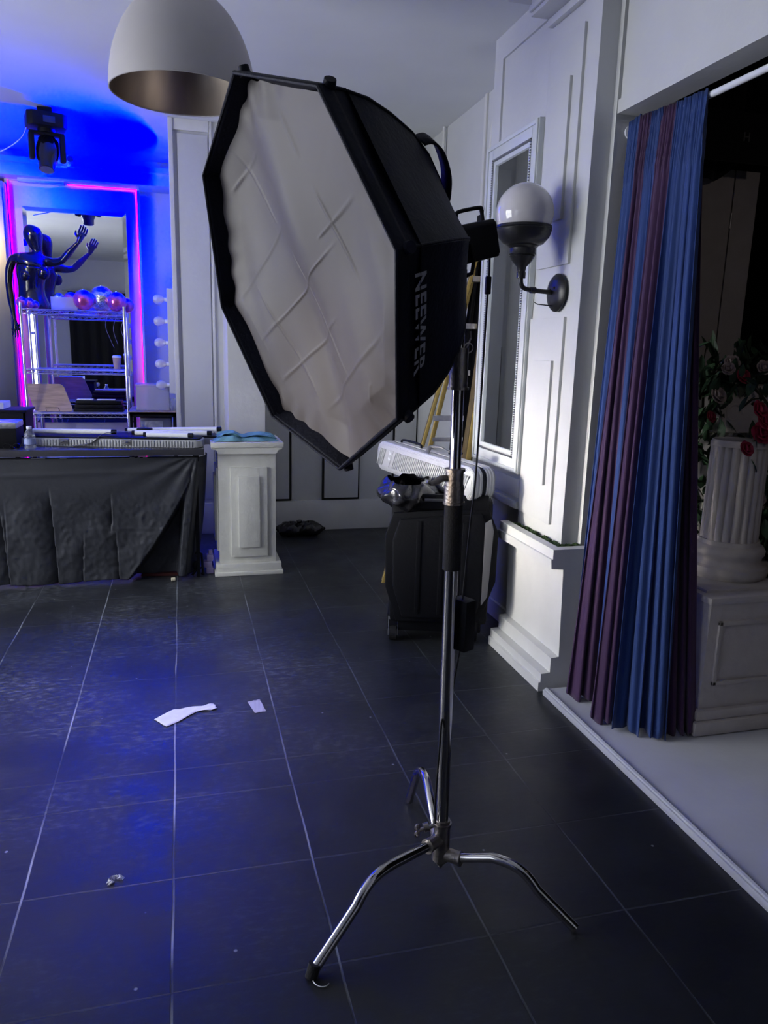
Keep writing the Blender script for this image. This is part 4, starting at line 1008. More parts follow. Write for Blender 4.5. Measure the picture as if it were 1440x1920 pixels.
for (x, y, z, r_, mt, lb) in ((cx0+.05, 6.95, .095, .042, 'silverball', 'small mirror ball poking out of the left of the frosted tub'), (cx0+.145, 6.95, .088, .060, 'pinkball', 'pink ball poking out of the middle of the frosted tub'), (cx1-.035, 6.99, .075, .045, 'pinkball', 'pink ball low at the right corner of the frosted tub'), (cx1-.10, 6.91, .032, .026, 'silverball', 'tiny mirror ball inside the bottom of the frosted tub')):
    tt = thing('decor_ball', lb, 'ball', (x, y, ztp+z), 'balls in the frosted tub'); G().ball((x, y, ztp+z), r_, 28).build('ball_body', M[mt], tt)
# things on the lower decks
z2 = zs[2]+.012
x = on('y', 6.95, 50, 740).x; x2 = on('y', 6.95, 118, 740).x
t = thing('wooden_board', 'pale bamboo chopping board leaning on the bottom visible deck of the shelf', 'board', ((x+x2)/2, 6.95, z2))
hb = .235; mm = T(x+.02, 6.88, z2+.002) @ RX(math.radians(72)) @ Matrix(((1,-.35,0,0),(0,1,0,0),(0,0,1,0),(0,0,0,1)))
G().prism([(q_[0]+.05, q_[1]) for q_ in rrect(0, 0, .30, hb, .03)], -.014, 0, mm).build('board_blank', M['wood'], t)
G().sweep([mm @ Vector(p_) for p_ in [(.14,.0,.004),(.14,.03,.004),(.24,.03,.004),(.24,.0,.004)]], .002, 6).build('wire_stand', M['gloss'], t)
x = on('y', 6.92, 138, 760).x; x2 = on('y', 6.92, 232, 760).x
t = thing('tray_stack', 'stack of flat black trays at the right of the lower shelf deck', 'tray', ((x+x2)/2, 6.98, z2))
for k in range(3): G().box(x+.01*k, 6.88+.01*k, z2+.032*k, x2-.008*k, 7.10, z2+.032*k+.026, bev=.006).build('tray', M['blackpl'], t)
G().box(x+.03, 6.90, z2+.096, x+.16, 6.98, z2+.105, bev=.002).box(x+.19, 6.90, z2+.096, x+.34, 6.96, z2+.104, bev=.002).build('white_paper', M['tube'], t)
z1_ = zs[1]+.012
x = on('y', 7.0, 219, 670).x
t = thing('paper_cup', 'small brown cup standing at the right end of the middle shelf deck', 'cup', (x, 7.0, z1_))
G().lathe([(0,0),(.026,0),(.036,.10),(.033,.10),(.024,.004),(0,.004)], T(x, 7.0, z1_), 24, cap=False).build('cup_body', M['card'], t); G().lathe([(0,.098),(.038,.098),(.038,.108),(.03,.116),(0,.116)], T(x, 7.0, z1_), 24).build('cup_lid', M['tube'], t)
tag(G().sweep(smooth_path([(sr_-.13, SY0-.01, zs[0]-.03), (sr_-.15, SY0-.012, zs[0]-.12), (sr_-.11, SY0-.01, zs[0]-.24), (sr_-.09, SY0-.01, zs[0]-.29)], 6), .0018, 6).sweep(smooth_path([(sr_-.06, SY0-.01, zs[0]-.03), (sr_-.09, SY0-.012, zs[0]-.14), (sr_-.06, SY0-.01, zs[0]-.26)], 6), .0018, 6).build('hanging_wire', M['wirechrome']), 'two thin loose wires hanging under the top deck of the wire shelf', 'wire')

# mannequin
MY = 7.40
def mp(u, v, dy=0): return on('y', MY+dy, u, v)
def skin_body(name, pts, edges, rad, m_, par, sub=2):
    me = bpy.data.meshes.new(name); me.from_pydata([tuple(p_) for p_ in pts], edges, [])
    o = bpy.data.objects.new(name, me); COL.objects.link(o)
    sk = o.modifiers.new('sk', 'SKIN'); sk.use_smooth_shade = True
    for v_, r_ in zip(me.skin_vertices[0].data, rad): v_.radius = r_ if isinstance(r_, tuple) else (r_, r_)
    me.skin_vertices[0].data[0].use_root = True
    o.modifiers.new('sub', 'SUBSURF').levels = sub; o.modifiers['sub'].render_levels = sub
    dg = bpy.context.evaluated_depsgraph_get(); dg.update(); ev = o.evaluated_get(dg); m2 = bpy.data.meshes.new_from_object(ev)
    COL.objects.unlink(o); bpy.data.objects.remove(o)
    m2.materials.clear(); m2.materials.append(m_); m2.polygons.foreach_set('use_smooth', [True]*len(m2.polygons)); m2.name = name
    o = bpy.data.objects.new(name, m2); COL.objects.link(o); o.parent = par; o.matrix_parent_inverse = WM(par).inverted(); return o
pel = mp(66, 588)
t = thing('mannequin', 'glossy black female mannequin torso with one arm raised in front of the mirror', 'mannequin', (pel.x, MY, 0))
pts = [pel, mp(63,572), mp(60,553), mp(59,534), mp(59,514), mp(61,498), mp(64,486), mp(70,476), mp(69,468), mp(64,452), mp(61,441), mp(61,430), mp(63,422),
       mp(40,487), mp(24,484), mp(17,505,.02), mp(16,532,.02), mp(20,560,.0), mp(25,590,-.04), mp(28,602,-.05),
       mp(82,488), mp(94,492), mp(104,492,-.06), mp(116,489,-.10), mp(128,475,-.12), mp(141,461,-.14), mp(147,454,-.15)]
edges = [(i, i+1) for i in range(12)] + [(6,13),(13,14),(14,15),(15,16),(16,17),(17,18),(18,19),(6,20),(20,21),(21,22),(22,23),(23,24),(24,25),(25,26)]
rad = [.15,.15,.115,.115,.135,.145,.085,.042,.045,.078,.088,.078,.05, .065,.045,.036,.030,.032,.018,.015, .05,.045,.036,.030,.032,.020,.017]
body = skin_body('mannequin_body', pts, edges, rad, M['gloss'], t)
g = G()
for u, v in ((49, 516), (82, 512)):
    c = mp(u, v, -.085); g.ball(c, .052, 24, (1, .9, 1.05))
g.build('bust', M['gloss'], t)
def hand(w, dv, sp, nm):
    g = G(); dv = Vector(dv).normalized(); sp = (Vector(sp)-dv*Vector(sp).dot(dv)).normalized()
    g.sweep([w-dv*.02, w+dv*.02, w+dv*.055, w+dv*.075], [.016,.024,.030,.024], 12)
    for k, L_ in enumerate((.055,.065,.060,.048)):
        b = w+dv*.07+sp*(.036-.024*k)*.8; g.sweep([b-dv*.012, b+dv*L_*.5+sp*.0, b+dv*L_*.9-Vector((0,.012,0)), b+dv*L_-Vector((0,.02,0))], [.0085,.0078,.007,.005], 8)
    b = w+dv*.025+sp*.024; g.sweep([b, b+sp*.022+dv*.02, b+sp*.030+dv*.045], [.010,.009,.006], 8)
    return g.build(nm, M['gloss'], t)
hand(mp(148,452,-.15), mp(153,440,-.15)-mp(148,452,-.15), (-1,0,.2), 'hand')
hand(mp(28,603,-.05), mp(30,617,-.05)-mp(28,603,-.05), (1,0,0), 'hand')
G().cyl((pel.x, MY, .02), (pel.x, MY, pel.z), .018).lathe([(0,0),(.2,0),(.2,.008),(.03,.03),(0,.03)], T(pel.x, MY, 0)).build('stand_pole', M['steel'], t)

# steel cabinet at the far left
a = on('y', 7.50, 11, 338); b = on('y', 7.50, 44, 775); a.x -= .035
t = thing('steel_cabinet', 'tall brushed steel cabinet at the far left edge behind the table', 'cabinet', (a.x-.4, 7.0, 0))
G().box(a.x-.75, 7.53, 0, a.x, 7.84, a.z, bev=.006).build('cabinet_body', M['steel'], t)
G().box(a.x-.74, 7.502, b.z+.015, a.x-.006, 7.528, a.z-.05, bev=.004).build('upper_door', M['steel'], t)
G().box(a.x-.74, 7.502, .12, a.x-.006, 7.528, b.z-.012, bev=.004).build('lower_door', M['steel'], t)
G().box(a.x-.09, 7.47, a.z-.30, a.x-.07, 7.502, a.z-.04, bev=.004).build('handle', M['blackpl'], t)

# lamp fixtures in the alcove
q = on('z', H, 84, 202)
MHX, MHY = q.x, q.y
t = thing('moving_head_light', 'black moving head stage light hanging from the ceiling above the mirror', 'stage light', (MHX, MHY, H))
G().box(-.05,-.03,-.05,.05,.03,0, T(MHX, MHY, H)).cyl((MHX, MHY, H-.06), (MHX, MHY, H-.001), .018).build('ceiling_clamp', M['blackpl'], t)
mb = T(MHX, MHY, H-.05) @ RZ(.25)
G().prism([(-.135,-.09),(-.10,-.12),(.10,-.12),(.135,-.09),(.135,.09),(.10,.12),(-.10,.12),(-.135,.09)], -.095, 0, mb, bev=.008).build('base_housing', M['blackpl'], t)
G().box(-.03,-.124,-.075,.05,-.119,-.03, mb, bev=.002).build('display_panel', mat('display_glass', (.02,.03,.08), .15), t)
G().cyl(mb @ Vector((0,0,-.12)), mb @ Vector((0,0,-.095)), .06).prism([(-.12,-.04),(.12,-.04),(.12,.04),(-.12,.04)], -.14, -.118, mb, bev=.006).box(-.125,-.045,-.31,-.085,.045,-.125, mb, bev=.014).box(.085,-.045,-.31,.125,.045,-.125, mb, bev=.014).build('yoke', M['blackpl'], t)
hd = mb @ T(0,0,-.24) @ RX(-.35) @ RY(.12)
G().lathe([(0,.10),(.05,.10),(.075,.07),(.08,.0),(.072,-.07),(.058,-.10),(.055,-.15),(0,-.15)], hd, 28).build('lamp_barrel', M['gloss'], t)
G().lathe([(0,-.151),(.046,-.151),(.046,-.156),(0,-.156)], hd, 24).build('lens', M['clear'], t)
tag(G().sweep(smooth_path([(MHX-.12, MHY, H-.10), on('y', MHY, 40, 258), on('y', MHY, 0, 284), on('y', MHY, -60, 296)], 8), .004, 6).build('hanging_cable', M['tube']), 'thin pale cable sagging from the stage light to the left edge', 'cable')
q = on('y', 7.42, 133, 300)
t = thing('security_camera', 'small white camera with black lens mounted on the blue-lit ledge', 'camera', q)
G().cyl((q.x, 7.38, q.z), (q.x, 7.45, q.z), .036, n=24).lathe([(0,0),(.035,0),(.03,-.012),(0,-.012)], T(q.x, 7.43, q.z-.045)).cyl((q.x, 7.43, q.z-.055), (q.x, 7.43, q.z-.02), .012).build('camera_body', M['tube'], t)
G().cyl((q.x, 7.374, q.z), (q.x, 7.3805, q.z), .028, n=24).build('camera_lens', M['gloss'], t)
tag(G().sweep(smooth_path([(q.x, 7.45, q.z-.05), on('y', 7.45, 110, 312), on('y', 7.45, 100, 325), on('y', 7.45, 84, 331)], 8), .003, 6).build('camera_cable', M['tube']), 'thin white cable running from the small camera down over the ledge', 'cable')

# vanity light panel and side cabinet
vz1, vz0 = on('y', 6.50, 323, 541).z, on('y', 6.50, 325, 738).z
t = thing('bulb_panel', 'white vanity panel with round bulbs seen edge-on beside the grey wall panel', 'light panel', (-.09, 6.7, vz0))
vx0 = on('y', 6.50, 314, 600).x; vx1 = on('y', 6.50, 332, 600).x
G().box(vx0, 6.50, vz0, vx1, 7.0, vz1, bev=.003).build('panel_box', M['wall'], t)
G().box(vx1, 6.505, vz0, vx1+.008, 6.99, vz1+.004).build('panel_back', M['gap'], t, smooth=False)
for k in range(5):
    z = vz1-.085-(vz1-vz0-.15)*k/4
    h_ = G().cyl((vx0-.03, 6.56, z), (vx0, 6.56, z), .017, n=14).build('bulb_holder', M['tube'], t)
    G().lathe([(.0,-.055),(.022,-.05),(.036,-.032),(.040,-.012),(.034,.01),(.018,.03),(.015,.04),(0,.04)], T(vx0-.055, 6.56, z) @ RY(PI/2), 20).build('bulb', M['glassb'], h_)
cz = on('y', 6.50, 285, 773).z; ca_, cb_ = on('y', 6.5, 243, 780).x, on('y', 6.5, 335, 780).x
t = thing('side_table', 'small dark metal side table covered with cardboard in the alcove corner', 'side table', ((ca_+cb_)/2, 6.75, 0))
cb_ = min(cb_, -.05)
g = G(); g.box(ca_, 6.5, cz-.04, cb_, 6.52, cz-.0).box(ca_, 7.0, cz-.04, cb_, 7.02, cz).box(ca_, 6.5, cz-.02, cb_, 7.02, cz)
g.build('table_frame', M['blackpl'], t)
for x in (ca_+.012, cb_-.012):
    for y in (6.512, 7.008): G().box(x-.012, y-.012, 0, x+.012, y+.012, cz-.02).build('leg', M['blackpl'], t)
tag(G().box(ca_-.01, 6.49, cz+.001, cb_-.0, 7.03, cz+.006).build('cardboard_sheet', M['card'], smooth=False), 'flat brown cardboard sheet covering the small side table', 'cardboard')
x, x2 = on('y', 6.62, 255, 740).x, on('y', 6.62, 317, 740).x
bh = on('y', 6.62, 285, 724).z-cz-.008
t = thing('storage_box', 'frosted plastic storage box on the cardboard-covered side table', 'box', ((x+x2)/2, 6.75, cz+.007))
g = G(); z = cz+.0075; g.box(x, 6.62, z, x2, 6.626, z+bh).box(x, 6.89, z, x2, 6.896, z+bh).box(x, 6.62, z, x+.006, 6.896, z+bh).box(x2-.006, 6.62, z, x2, 6.896, z+bh).box(x, 6.62, z, x2, 6.896, z+.006).build('box_wall', M['frost'], t, smooth=False)
G().box(x-.006, 6.614, z+bh, x2+.006, 6.902, z+bh+.014, bev=.003).build('box_lid', M['frost'], t)
g = G()
for k in range(9): g.ball((random.uniform(x+.04, x2-.04), random.uniform(6.68, 6.84), z+random.uniform(.03, bh*.6)), random.uniform(.02,.03), 10, (1.2,1,.8))
g.build('box_contents', M['tube'], t)['kind'] = 'stuff'
x = on('y', 6.56, 326, 745).x
t = thing('drinking_glass', 'clear drinking glass at the right corner of the cardboard-covered table', 'glass', (x, 6.56, cz+.007))
G().lathe([(0,0),(.026,0),(.032,.10),(.030,.10),(.024,.006),(0,.006)], T(x-.004, 6.56, cz+.0075), 20, cap=False).build('glass_wall', M['clear'], t)
z = on('y', 6.58, 290, 800).z; x, x2 = on('y', 6.6, 263, 800).x, on('y', 6.6, 322, 800).x
t = thing('microwave', 'silver microwave on the lower level of the small side table', 'microwave', ((x+x2)/2, 6.8, cz-.28))
G().box(x, 6.6, cz-.29, x2-.0, 6.98, cz-.055, bev=.006).build('microwave_body', M['steel'], t)
G().box(x+.01, 6.596, cz-.27, x+.18, 6.602, cz-.08, bev=.002).build('microwave_door', M['alu'], t)
G().box(ca_+.01, 6.51, cz-.31, cb_-.01, 7.01, cz-.292).build('lower_deck', M['blackpl'], [o for o in bpy.data.objects if o.name.startswith('side_table')][0], smooth=False)

# ------------------------------------------------------------------ stage
t = thing('curtain_rod', 'white curtain rod across the top of the wide opening', 'curtain rod', (1.872, 2, 2.49))
rz = on('x', 1.872, 1400, 146).z
G().cyl((1.872, 3.085, rz), (1.872, .21, rz), .012, n=20).build('rod_tube', M['tube'], t)
G().cyl((1.872, 3.08, rz), (1.872, 3.0895, rz), .028).cyl((1.872,.201,rz), (1.872,.212,rz), .028).build('rod_end', M['tube'], t)
def curtain(top, bot, m_, lab, xt, nf, amp, ph0=0, mid=None, behind=0):
    top = [(q_[0], q_[1]-7) for q_ in top]; xt -= .018
    ta, tb_ = on('x', xt, *top[0]), on('x', xt, *top[1]); ba, bb = on('z', .032, *bot[0]), on('z', .032, *bot[1])
    g = G()
    def f(u, v):
        a = ta.lerp(tb_, u); b = ba.lerp(bb, u)
        e = v**1.15
        p_ = Vector((a.x+(b.x-a.x)*e, a.y+(b.y-a.y)*e, a.z+(b.z-a.z)*v))
        if mid: p_ += Vector((mid[0], mid[1], 0))*math.sin(PI*v)
        tg = (bb-ba) if v > .3 else (tb_-ta); tg = (tb_-ta).lerp(bb-ba, v); tg.z = 0; L_ = max(tg.length, 1e-4); tg.normalize(); nr_ = Vector((-tg.y, tg.x, 0))
        am = amp*(.28+.72*min(1, v*1.3))
        w1 = math.sin(2*PI*nf*u+ph0+1.1*math.sin(v*2.2+ph0+u*3)+1.3*math.sin(2*PI*u*1.3+ph0*3)); w2 = math.sin(2*PI*nf*2.3*u+ph0*2-.8*v*2)
        d_ = am*(math.copysign(abs(w1)**.75, w1)*.72+.28*w2*(1-.3*v))
        if v < .09: d_ += .004*math.sin(u*nf*40+v*60)
        fl = max(0, (v-.93)/.07)
        d_ *= 1+.5*fl
        p_ += nr_*d_ + tg*(.35*am*math.sin(2*PI*nf*u*1.0+1.2+ph0))
        p_.z += .010*math.sin(u*2*PI*nf*.8+ph0)*fl+.006*fl
        p_.z = max(p_.z, .031)
        return p_
    g.grid(f, int(30+nf*26), 70)
    return tag(g.build('curtain', m_, mods=(('solid', .0025),), angle=180), lab, 'curtain', 'curtains in the wide opening')
curtain([(1180,238),(1204,220)], [(1068,1293),(1092,1300)], M['blue_cur'], 'narrow royal blue curtain hanging nearest the white door jamb', 1.858, 2.5, .014, .3)
curtain([(1200,226),(1223,216)], [(1060,1309),(1124,1312)], M['purple_cur'], 'purple curtain between the narrow blue one and the next blue one', 1.860, 2.4, .026, 1.1)
curtain([(1220,217),(1246,207)], [(1112,1332),(1150,1336)], M['blue_cur'], 'royal blue curtain between the two purple curtains', 1.866, 2.2, .022, 2.0)
curtain([(1240,210),(1276,196)], [(1104,1352),(1158,1356)], M['purple_cur'], 'purple curtain beside the wide blue curtain', 1.872, 2.6, .024, .7)
curtain([(1270,199),(1331,172)], [(1144,1362),(1254,1386)], M['blue_cur'], 'widest royal blue curtain at the open side of the doorway', 1.874, 4.6, .034, .2)
curtain([(1296,192),(1326,180)], [(1246,1372),(1302,1378)], M['purple_cur'], 'dark purple curtain behind the right edge of the widest blue one', 1.90, 2.5, .022, 2.6)

# plinth, column, urn block
px0, py0 = on('z', .028, 1302, 1378).x, 2.43
t = thing('panelled_plinth', 'low wide white panelled plinth on the stage carrying a fluted column', 'plinth', (2.5, 2.7, .028))
q = on('y', py0, 1330, 1122); zt_ = q.z
a = on('y', py0, 1328, 1300)
xa = on('y', py0, 1326, 1200).x
G().box(xa-.035, py0-.035, .029, 3.05, 3.0, .09, bev=.012).box(xa-.02, py0-.02, .09, 3.04, 2.98, .135, bev=.010).build('plinth_base', M['plaster'], t)
G().box(xa, py0, .13, 3.02, 2.96, zt_-.02, bev=.003).build('plinth_body', M['plaster'], t)
G().box(xa-.008, py0-.008, zt_-.03, 3.03, 2.97, zt_, bev=.008).box(xa+.02, py0+.06, zt_-.001, 3.0, 2.95, zt_+.012, bev=.004).build('plinth_top', M['plaster'], t)
f0, f1 = on('y', py0, 1347, 1165), on('y', py0, 1345, 1283)
fx0, fx1, fz0, fz1 = f0.x, f0.x+.30, f1.z, f0.z
g = G()
for b_ in ((fx0, fz0, fx1, fz0+.018), (fx0, fz1-.018, fx1, fz1), (fx0, fz0, fx0+.018, fz1), (fx1-.018, fz0, fx1, fz1)): g.box(b_[0], py0-.012, b_[1], b_[2], py0, b_[3], bev=.003)
g.build('panel_moulding', M['plaster'], t)
c = on('y', 2.70, 1358, 1070); ccx, ccy = c.x, 2.70; cb0 = zt_+.0125
t = thing('fluted_column', 'short white fluted column standing on the panelled plinth', 'column', (ccx, ccy, cb0))
rs = .118; topz = on('y', 2.62, 1358, 838).z
G().lathe([(0,0),(.155,0),(.168,.012),(.172,.030),(.165,.05),(.148,.058),(.140,.075),(.142,.09),(.150,.10),(.152,.118),(.142,.135),(.128,.142),(.124,.16),(0,.16)], T(ccx, ccy, cb0), 48).build('column_base', M['plaster'], t)
g = G()
def flute(u, v):
    a = u*2*PI; r_ = rs*(1-.03*v)-.010*abs(math.sin(a*10))**.8*-1-.010; z = cb0+.15+(topz-cb0-.15)*v
    return Vector((ccx+r_*math.cos(a), ccy+r_*math.sin(a), z))
g.grid(flute, 240, 6, closed=True); g.build('fluted_shaft', M['plaster'], t, angle=25)
G().lathe([(0,0),(rs*.99,0),(rs*.99,.012),(rs*.93,.026),(0,.028)], T(ccx, ccy, topz-.006), 48).build('column_cap', M['plaster'], t)
a = on('y', 3.02, 1342, 722); b = on('y', 3.02, 1440, 720)
t = thing('carved_pedestal', 'tall carved white pedestal with swirling relief behind the fluted column', 'pedestal', (a.x+.2, 3.2, .028))
ux0, ux1, uz = a.x, a.x+.42, a.z
G().box(ux0+.03, 3.05, .029, ux1-.03, 3.40, uz-.05, bev=.005).build('pedestal_body', M['plaster'], t)
G().prism([(ux0, uz), (ux1, uz), (ux1, uz-.03), (ux1-.05, uz-.12), (ux1-.09, uz-.22), (ux0+.05, uz-.22), (ux0+.03, uz-.12), (ux0, uz-.03)], 3.0, 3.42, Matrix(((1,0,0,0),(0,0,1,0),(0,1,0,0),(0,0,0,1))), bev=.006).build('flared_top', M['plaster'], t)
g = G()
for cx_, cz_, s_, rr in ((ux0+.10, uz-.13, 1, .05), (ux0+.19, uz-.24, -1, .055), (ux0+.30, uz-.15, 1, .05), (ux0+.12, uz-.32, 1, .045), (ux0+.28, uz-.33, -1, .05)):
    pts = [(cx_+s_*rr*(1-k/26)*math.cos(k*.45), 3.045-.04*(1 if cz_ > uz-.22 else 0), cz_+rr*(1-k/26)*math.sin(k*.45)) for k in range(24)]
    g.sweep(pts, [.011*(1-k/30) for k in range(24)], 8)
g.build('scroll_relief', M['plaster'], t)
# backdrop boards and black sign
a, b = on('y', 3.8, 1300, 335), on('y', 3.8, 1425, 331)
t = thing('folding_screen', 'tall pale two-panel screen standing at the back of the dark stage', 'screen', ((a.x+b.x)/2, 3.8, .028))
xm = on('y', 3.8, 1371, 400).x
G().box(2.55, 3.80, .029, xm-.004, 3.825, b.z+.02, bev=.002).build('screen_panel', M['plaster'], t); G().box(xm+.004, 3.80, .029, b.x, 3.825, b.z+.02, bev=.002).build('screen_panel', M['plaster'], t)
for z in (.5, 1.6, 2.3): G().cyl((xm, 3.798, z-.04), (xm, 3.798, z+.04), .006, n=8).build('hinge', M['steel'], t)
g = G(); x0_, x1_ = 2.5, on('y', 3.72, 1390, 333).x
def vf(u, v): return Vector((x0_+(x1_-x0_)*u, 3.74+.02*math.sin(u*20), 3.18-(3.18-2.50+ (0.05*math.sin(u*5)+.03*math.sin(u*11)))*v))
g.grid(vf, 40, 10); tag(g.build('black_valance', M['velvet'], mods=(('solid', .004),)), 'black cloth hanging over the top of the pale folding screen', 'cloth')
t = thing('black_sign', 'black hanging sign with a grey letter above the pale screen', 'sign', (3.0, 3.6, 2.7))
q = on('y', 3.60, 1402, 257)
G().box(q.x-.42, 3.61, q.z-.12, q.x+.20, 3.63, q.z+.12).build('sign_board', M['velvet'], t, smooth=False)
G().cyl((q.x-.38, 3.62, q.z+.12), (q.x-.38, 3.62, H), .003, n=6).cyl((q.x+.16, 3.62, q.z+.12), (q.x+.16, 3.62, H), .003, n=6).build('hanging_wire', M['gap'], t)
text_mesh('H', .062, T(q.x, 3.607, q.z) @ RX(PI/2), 'sign_letter', M['logo'], t, .001, .001)

# roses
random.seed(11)
def rose(c, r_, m_, par, look):
    g = G(); g.ball(c, r_*.45, 10)
    for ring, (n_, rad_, tilt) in enumerate(((4, .45, .25), (5, .72, .7), (6, 1.0, 1.15))):
        for k in range(n_):
            a = k*2*PI/n_+ring*.6; tt = bmesh.new(); bmesh.ops.create_uvsphere(tt, u_segments=8, v_segments=5, radius=r_*.55)
            bmesh.ops.scale(tt, vec=(1, .16, .9), verts=tt.verts)
            mx = T(*c) @ look @ RZ(a) @ T(0, -r_*rad_*.6, r_*.25*(1-ring*.4)) @ RX(tilt)
            g.add(tt, mx)
    return g.build('rose_bloom', m_, par)
def leaf(g, c, s_, rot):
    tt = bmesh.new(); P_ = [(0,-1,0),(.38,-.45,.08),(.42,.1,.10),(.22,.65,.05),(0,1,-.05),(-.22,.65,.05),(-.42,.1,.10),(-.38,-.45,.08)]
    V = [tt.verts.new((x*s_, y*s_, z*s_)) for x, y, z in P_]; c0 = tt.verts.new((0, -.2*s_, -.03*s_)); 
    for k in range(8): tt.faces.new((V[k], V[(k+1) % 8], c0))
    g.add(tt, T(*c) @ rot)
def rrot(): return RZ(random.uniform(0, 6.28)) @ RX(random.uniform(.3, 1.6)) @ RY(random.uniform(-.6, .6))
def bush(nm, lab, path, nleaf, spread, s_, roses, group='rose garlands on the stage'):
    t = thing(nm, lab, 'rose garland', path[0], group)
    sp = smooth_path(path, 8); g = G(); g.sweep(sp, .006, 7)
    for k in range(7):
        i = random.randrange(len(sp)-2); a = sp[i]; b = a+Vector((random.gauss(0,spread), random.gauss(0,spread*.6), random.gauss(0,spread))); g.sweep([a, a.lerp(b,.5)+Vector((0,0,.02)), b], .003, 6)
    g.build('stems', M['stem'], t)
    g = G()
    for k in range(nleaf):
        a = sp[random.randrange(len(sp))]; leaf(g, a+Vector((random.gauss(0,spread), random.gauss(0,spread*.6), random.gauss(0,spread))), random.uniform(.7,1.2)*s_, rrot())
    g.build('leaves', M['leaf'], t)['kind'] = 'stuff'
    for c, r_, mt in roses: rose(Vector(c), r_, M[mt], t, RX(1.1) @ RY(random.uniform(-.5,.5)))
P_ = lambda u, v, y: tuple(on('y', y, u, v))
bush('rose_garland', 'dark leafy rose garland with pale blooms at the left of the carved pedestal', [P_(1316,690,3.06), P_(1318,760,3.05), P_(1308,840,3.04), P_(1300,930,3.03), P_(1296,990,3.02)], 210, .065, .045,
     [(P_(1345,742,2.9), .042, 'paleroses'), (P_(1300,808,2.86), .03, 'paleroses'), (P_(1332,782,2.88), .028, 'rose'), (P_(1372,680,2.9), .035, 'paleroses')])
bush('rose_garland', 'dark rose garland draped over the top of the carved pedestal', [P_(1330,700,2.98), P_(1365,700,2.96), P_(1400,690,2.98), P_(1438,690,3.0)], 130, .055, .045,
     [(P_(1392,706,2.88), .038, 'rose'), (P_(1432,690,2.88), .035, 'paleroses'), (P_(1365,692,2.86), .03, 'paleroses')])
bush('rose_garland', 'rose branch with crimson blooms hanging in front of the carved pedestal at the right edge', [P_(1400,715,2.72), P_(1440,760,2.70), P_(1436,810,2.66), P_(1400,850,2.62)], 26, .045, .040,
     [(P_(1422,770,2.6), .042, 'rose'), (P_(1432,812,2.6), .050, 'rose'), (P_(1398,842,2.56), .034, 'rose'), (P_(1438,790,2.58), .04, 'rose')])
bush('rose_garland', 'dark leafy garland with pale blooms to the right of the fluted column', [P_(1430,840,2.95), P_(1425,920,2.95), P_(1432,1000,2.9), P_(1425,1060,2.85)], 170, .06, .045,
     [(P_(1422,935,2.84), .035, 'paleroses'), (P_(1436,870,2.84), .03, 'paleroses')])
bush('rose_garland', 'small dark leaf sprig lying on the plinth top beside the column', [(ccx+.16, 2.58, zt_+.03), (ccx+.24, 2.56, zt_+.03), (ccx+.30, 2.6, zt_+.05)], 26, .03, .035, [])

# ------------------------------------------------------------------ black backdrop behind the viewer (seen in the mirrors)
t = thing('backdrop_curtain', 'wide black backdrop curtain across the wall opposite the alcove', 'curtain', (-.3, -1.85, 0))
g = G(); g.grid(lambda u, v: Vector((-2.2+3.2*u, -1.82+.03*math.sin(u*90), 2.55-2.53*v)), 180, 6); g.build('curtain_cloth', M['velvet'], t)
G().cyl((-2.3, -1.82, 2.56), (1.1, -1.82, 2.56), .015).build('curtain_pole', M['steel'], t)

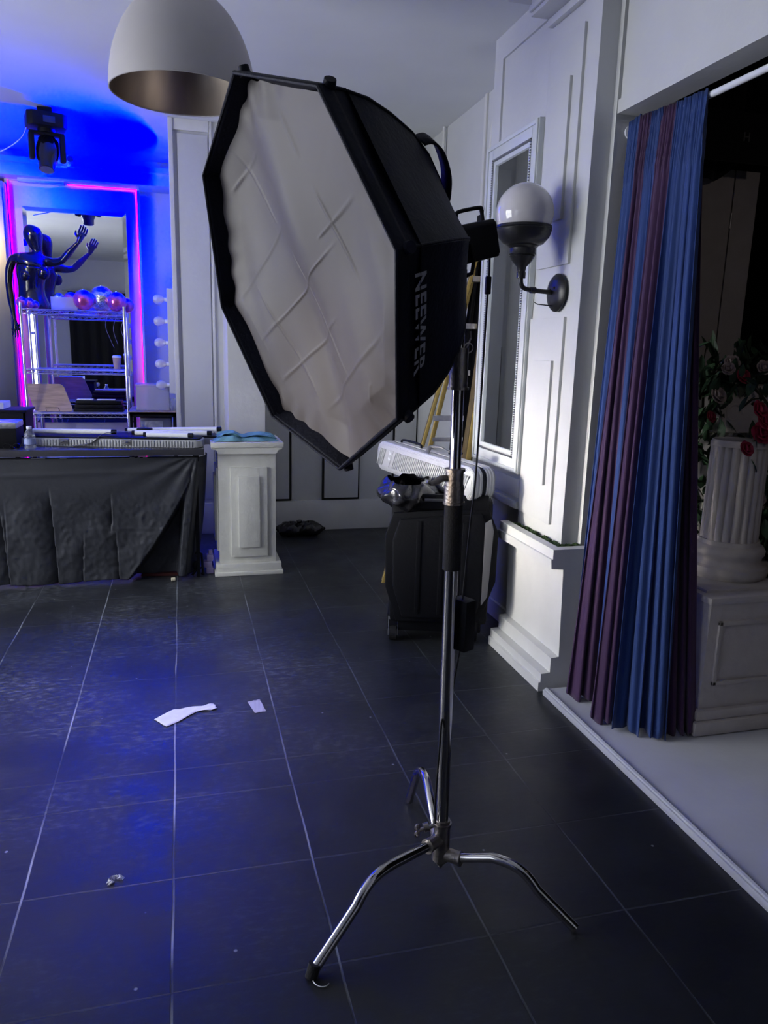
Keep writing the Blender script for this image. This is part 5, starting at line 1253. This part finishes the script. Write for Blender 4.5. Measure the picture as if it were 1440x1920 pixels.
# ------------------------------------------------------------------ light
def area(name, loc, rot, sx, sy, power, col, spread=None):
    L_ = bpy.data.lights.new(name, 'AREA'); L_.shape = 'RECTANGLE'; L_.size = sx; L_.size_y = sy; L_.energy = power; L_.color = col
    if spread: L_.spread = spread
    o = bpy.data.objects.new(name, L_); COL.objects.link(o); o.location = loc; o.rotation_euler = rot; return o
def aim(o, tgt): o.rotation_euler = (Vector(tgt)-o.location).to_track_quat('-Z', 'Y').to_euler()
def spot(name, loc, tgt, power, col, ang, blend=.8, r=.03):
    L_ = bpy.data.lights.new(name, 'SPOT'); L_.energy = power; L_.color = col; L_.spot_size = ang; L_.spot_blend = blend; L_.shadow_soft_size = r
    if max(col) == col[2] and col[0] < .02:      # a deep blue diode lies just outside the display gamut
        L_.use_nodes = True; nt = L_.node_tree; em = nt.nodes['Emission']; cx = nt.nodes.new('ShaderNodeCombineXYZ')
        for k in range(3): cx.inputs[k].default_value = (-.06, -.02, 1)[k]
        L_.color = (1, 1, 1); nt.links.new(cx.outputs[0], em.inputs['Color'])
    o = bpy.data.objects.new(name, L_); COL.objects.link(o); o.location = loc; aim(o, tgt); return o
# daylight outside each window
for i, (a, b) in enumerate(W):
    area('daylight_%d' % i, (XL-.25, (a+b)/2, (WZ0+WZ1)/2), (0, -PI/2, 0), WZ1-WZ0, b-a, (10, 122)[i], (.98, .985, .97))
sb = area('sun_through_window', (XL-.9, 3.75, 2.0), (0,0,0), 1.2, .8, 7, (1, .93, .82), .26); aim(sb, (1.7, 3.62, .95))
spot('diffuser_warm_fill', (XL-.4, .7, .85), (.45, 1.72, 1.40), 230, (1, .78, .55), .20, 1.0, .06)  # added narrow warm spot that warms the lower part of the diffuser
spot('stage_fill', (3.4, .6, 3.05), (2.6, 3.4, .9), 7, (1, .86, .78), 1.5, .8, .08)  # added fill to lift the dark stage, no known lamp there
spot('blue_wash', (-.13, 6.95, 3.0), (-1.3, 7.0, 3.0), 620, (.01, .0, 1), 3.0, .5)
spot('blue_fill_left', (-2.2, 6.1, 2.6), (-.5, 7.5, 2.7), 190, (.01, .0, 1), .95, .8)  # added blue fill out of view, strengthens the blue on the mirror board
spot('blue_floor', (-.2, 2.4, 3.12), (-.25, 2.75, 0), 360, (.50, .43, 1), .80, 1.0)
spot('warm_side', (-1.75, 6.2, 2.7), (-1.45, 7.5, 2.35), 40, (1, .74, .34), 1.05, .8, .05)
wd = bpy.data.worlds.new('world'); S.world = wd; wd.use_nodes = True
bg = wd.node_tree.nodes['Background']; bg.inputs[0].default_value = (.62, .75, 1, 1); bg.inputs[1].default_value = .7
S.view_settings.view_transform = 'Standard'; S.view_settings.look = 'None'; S.view_settings.gamma = 1; S.view_settings.use_curve_mapping = False
S.view_settings.exposure = 0.32
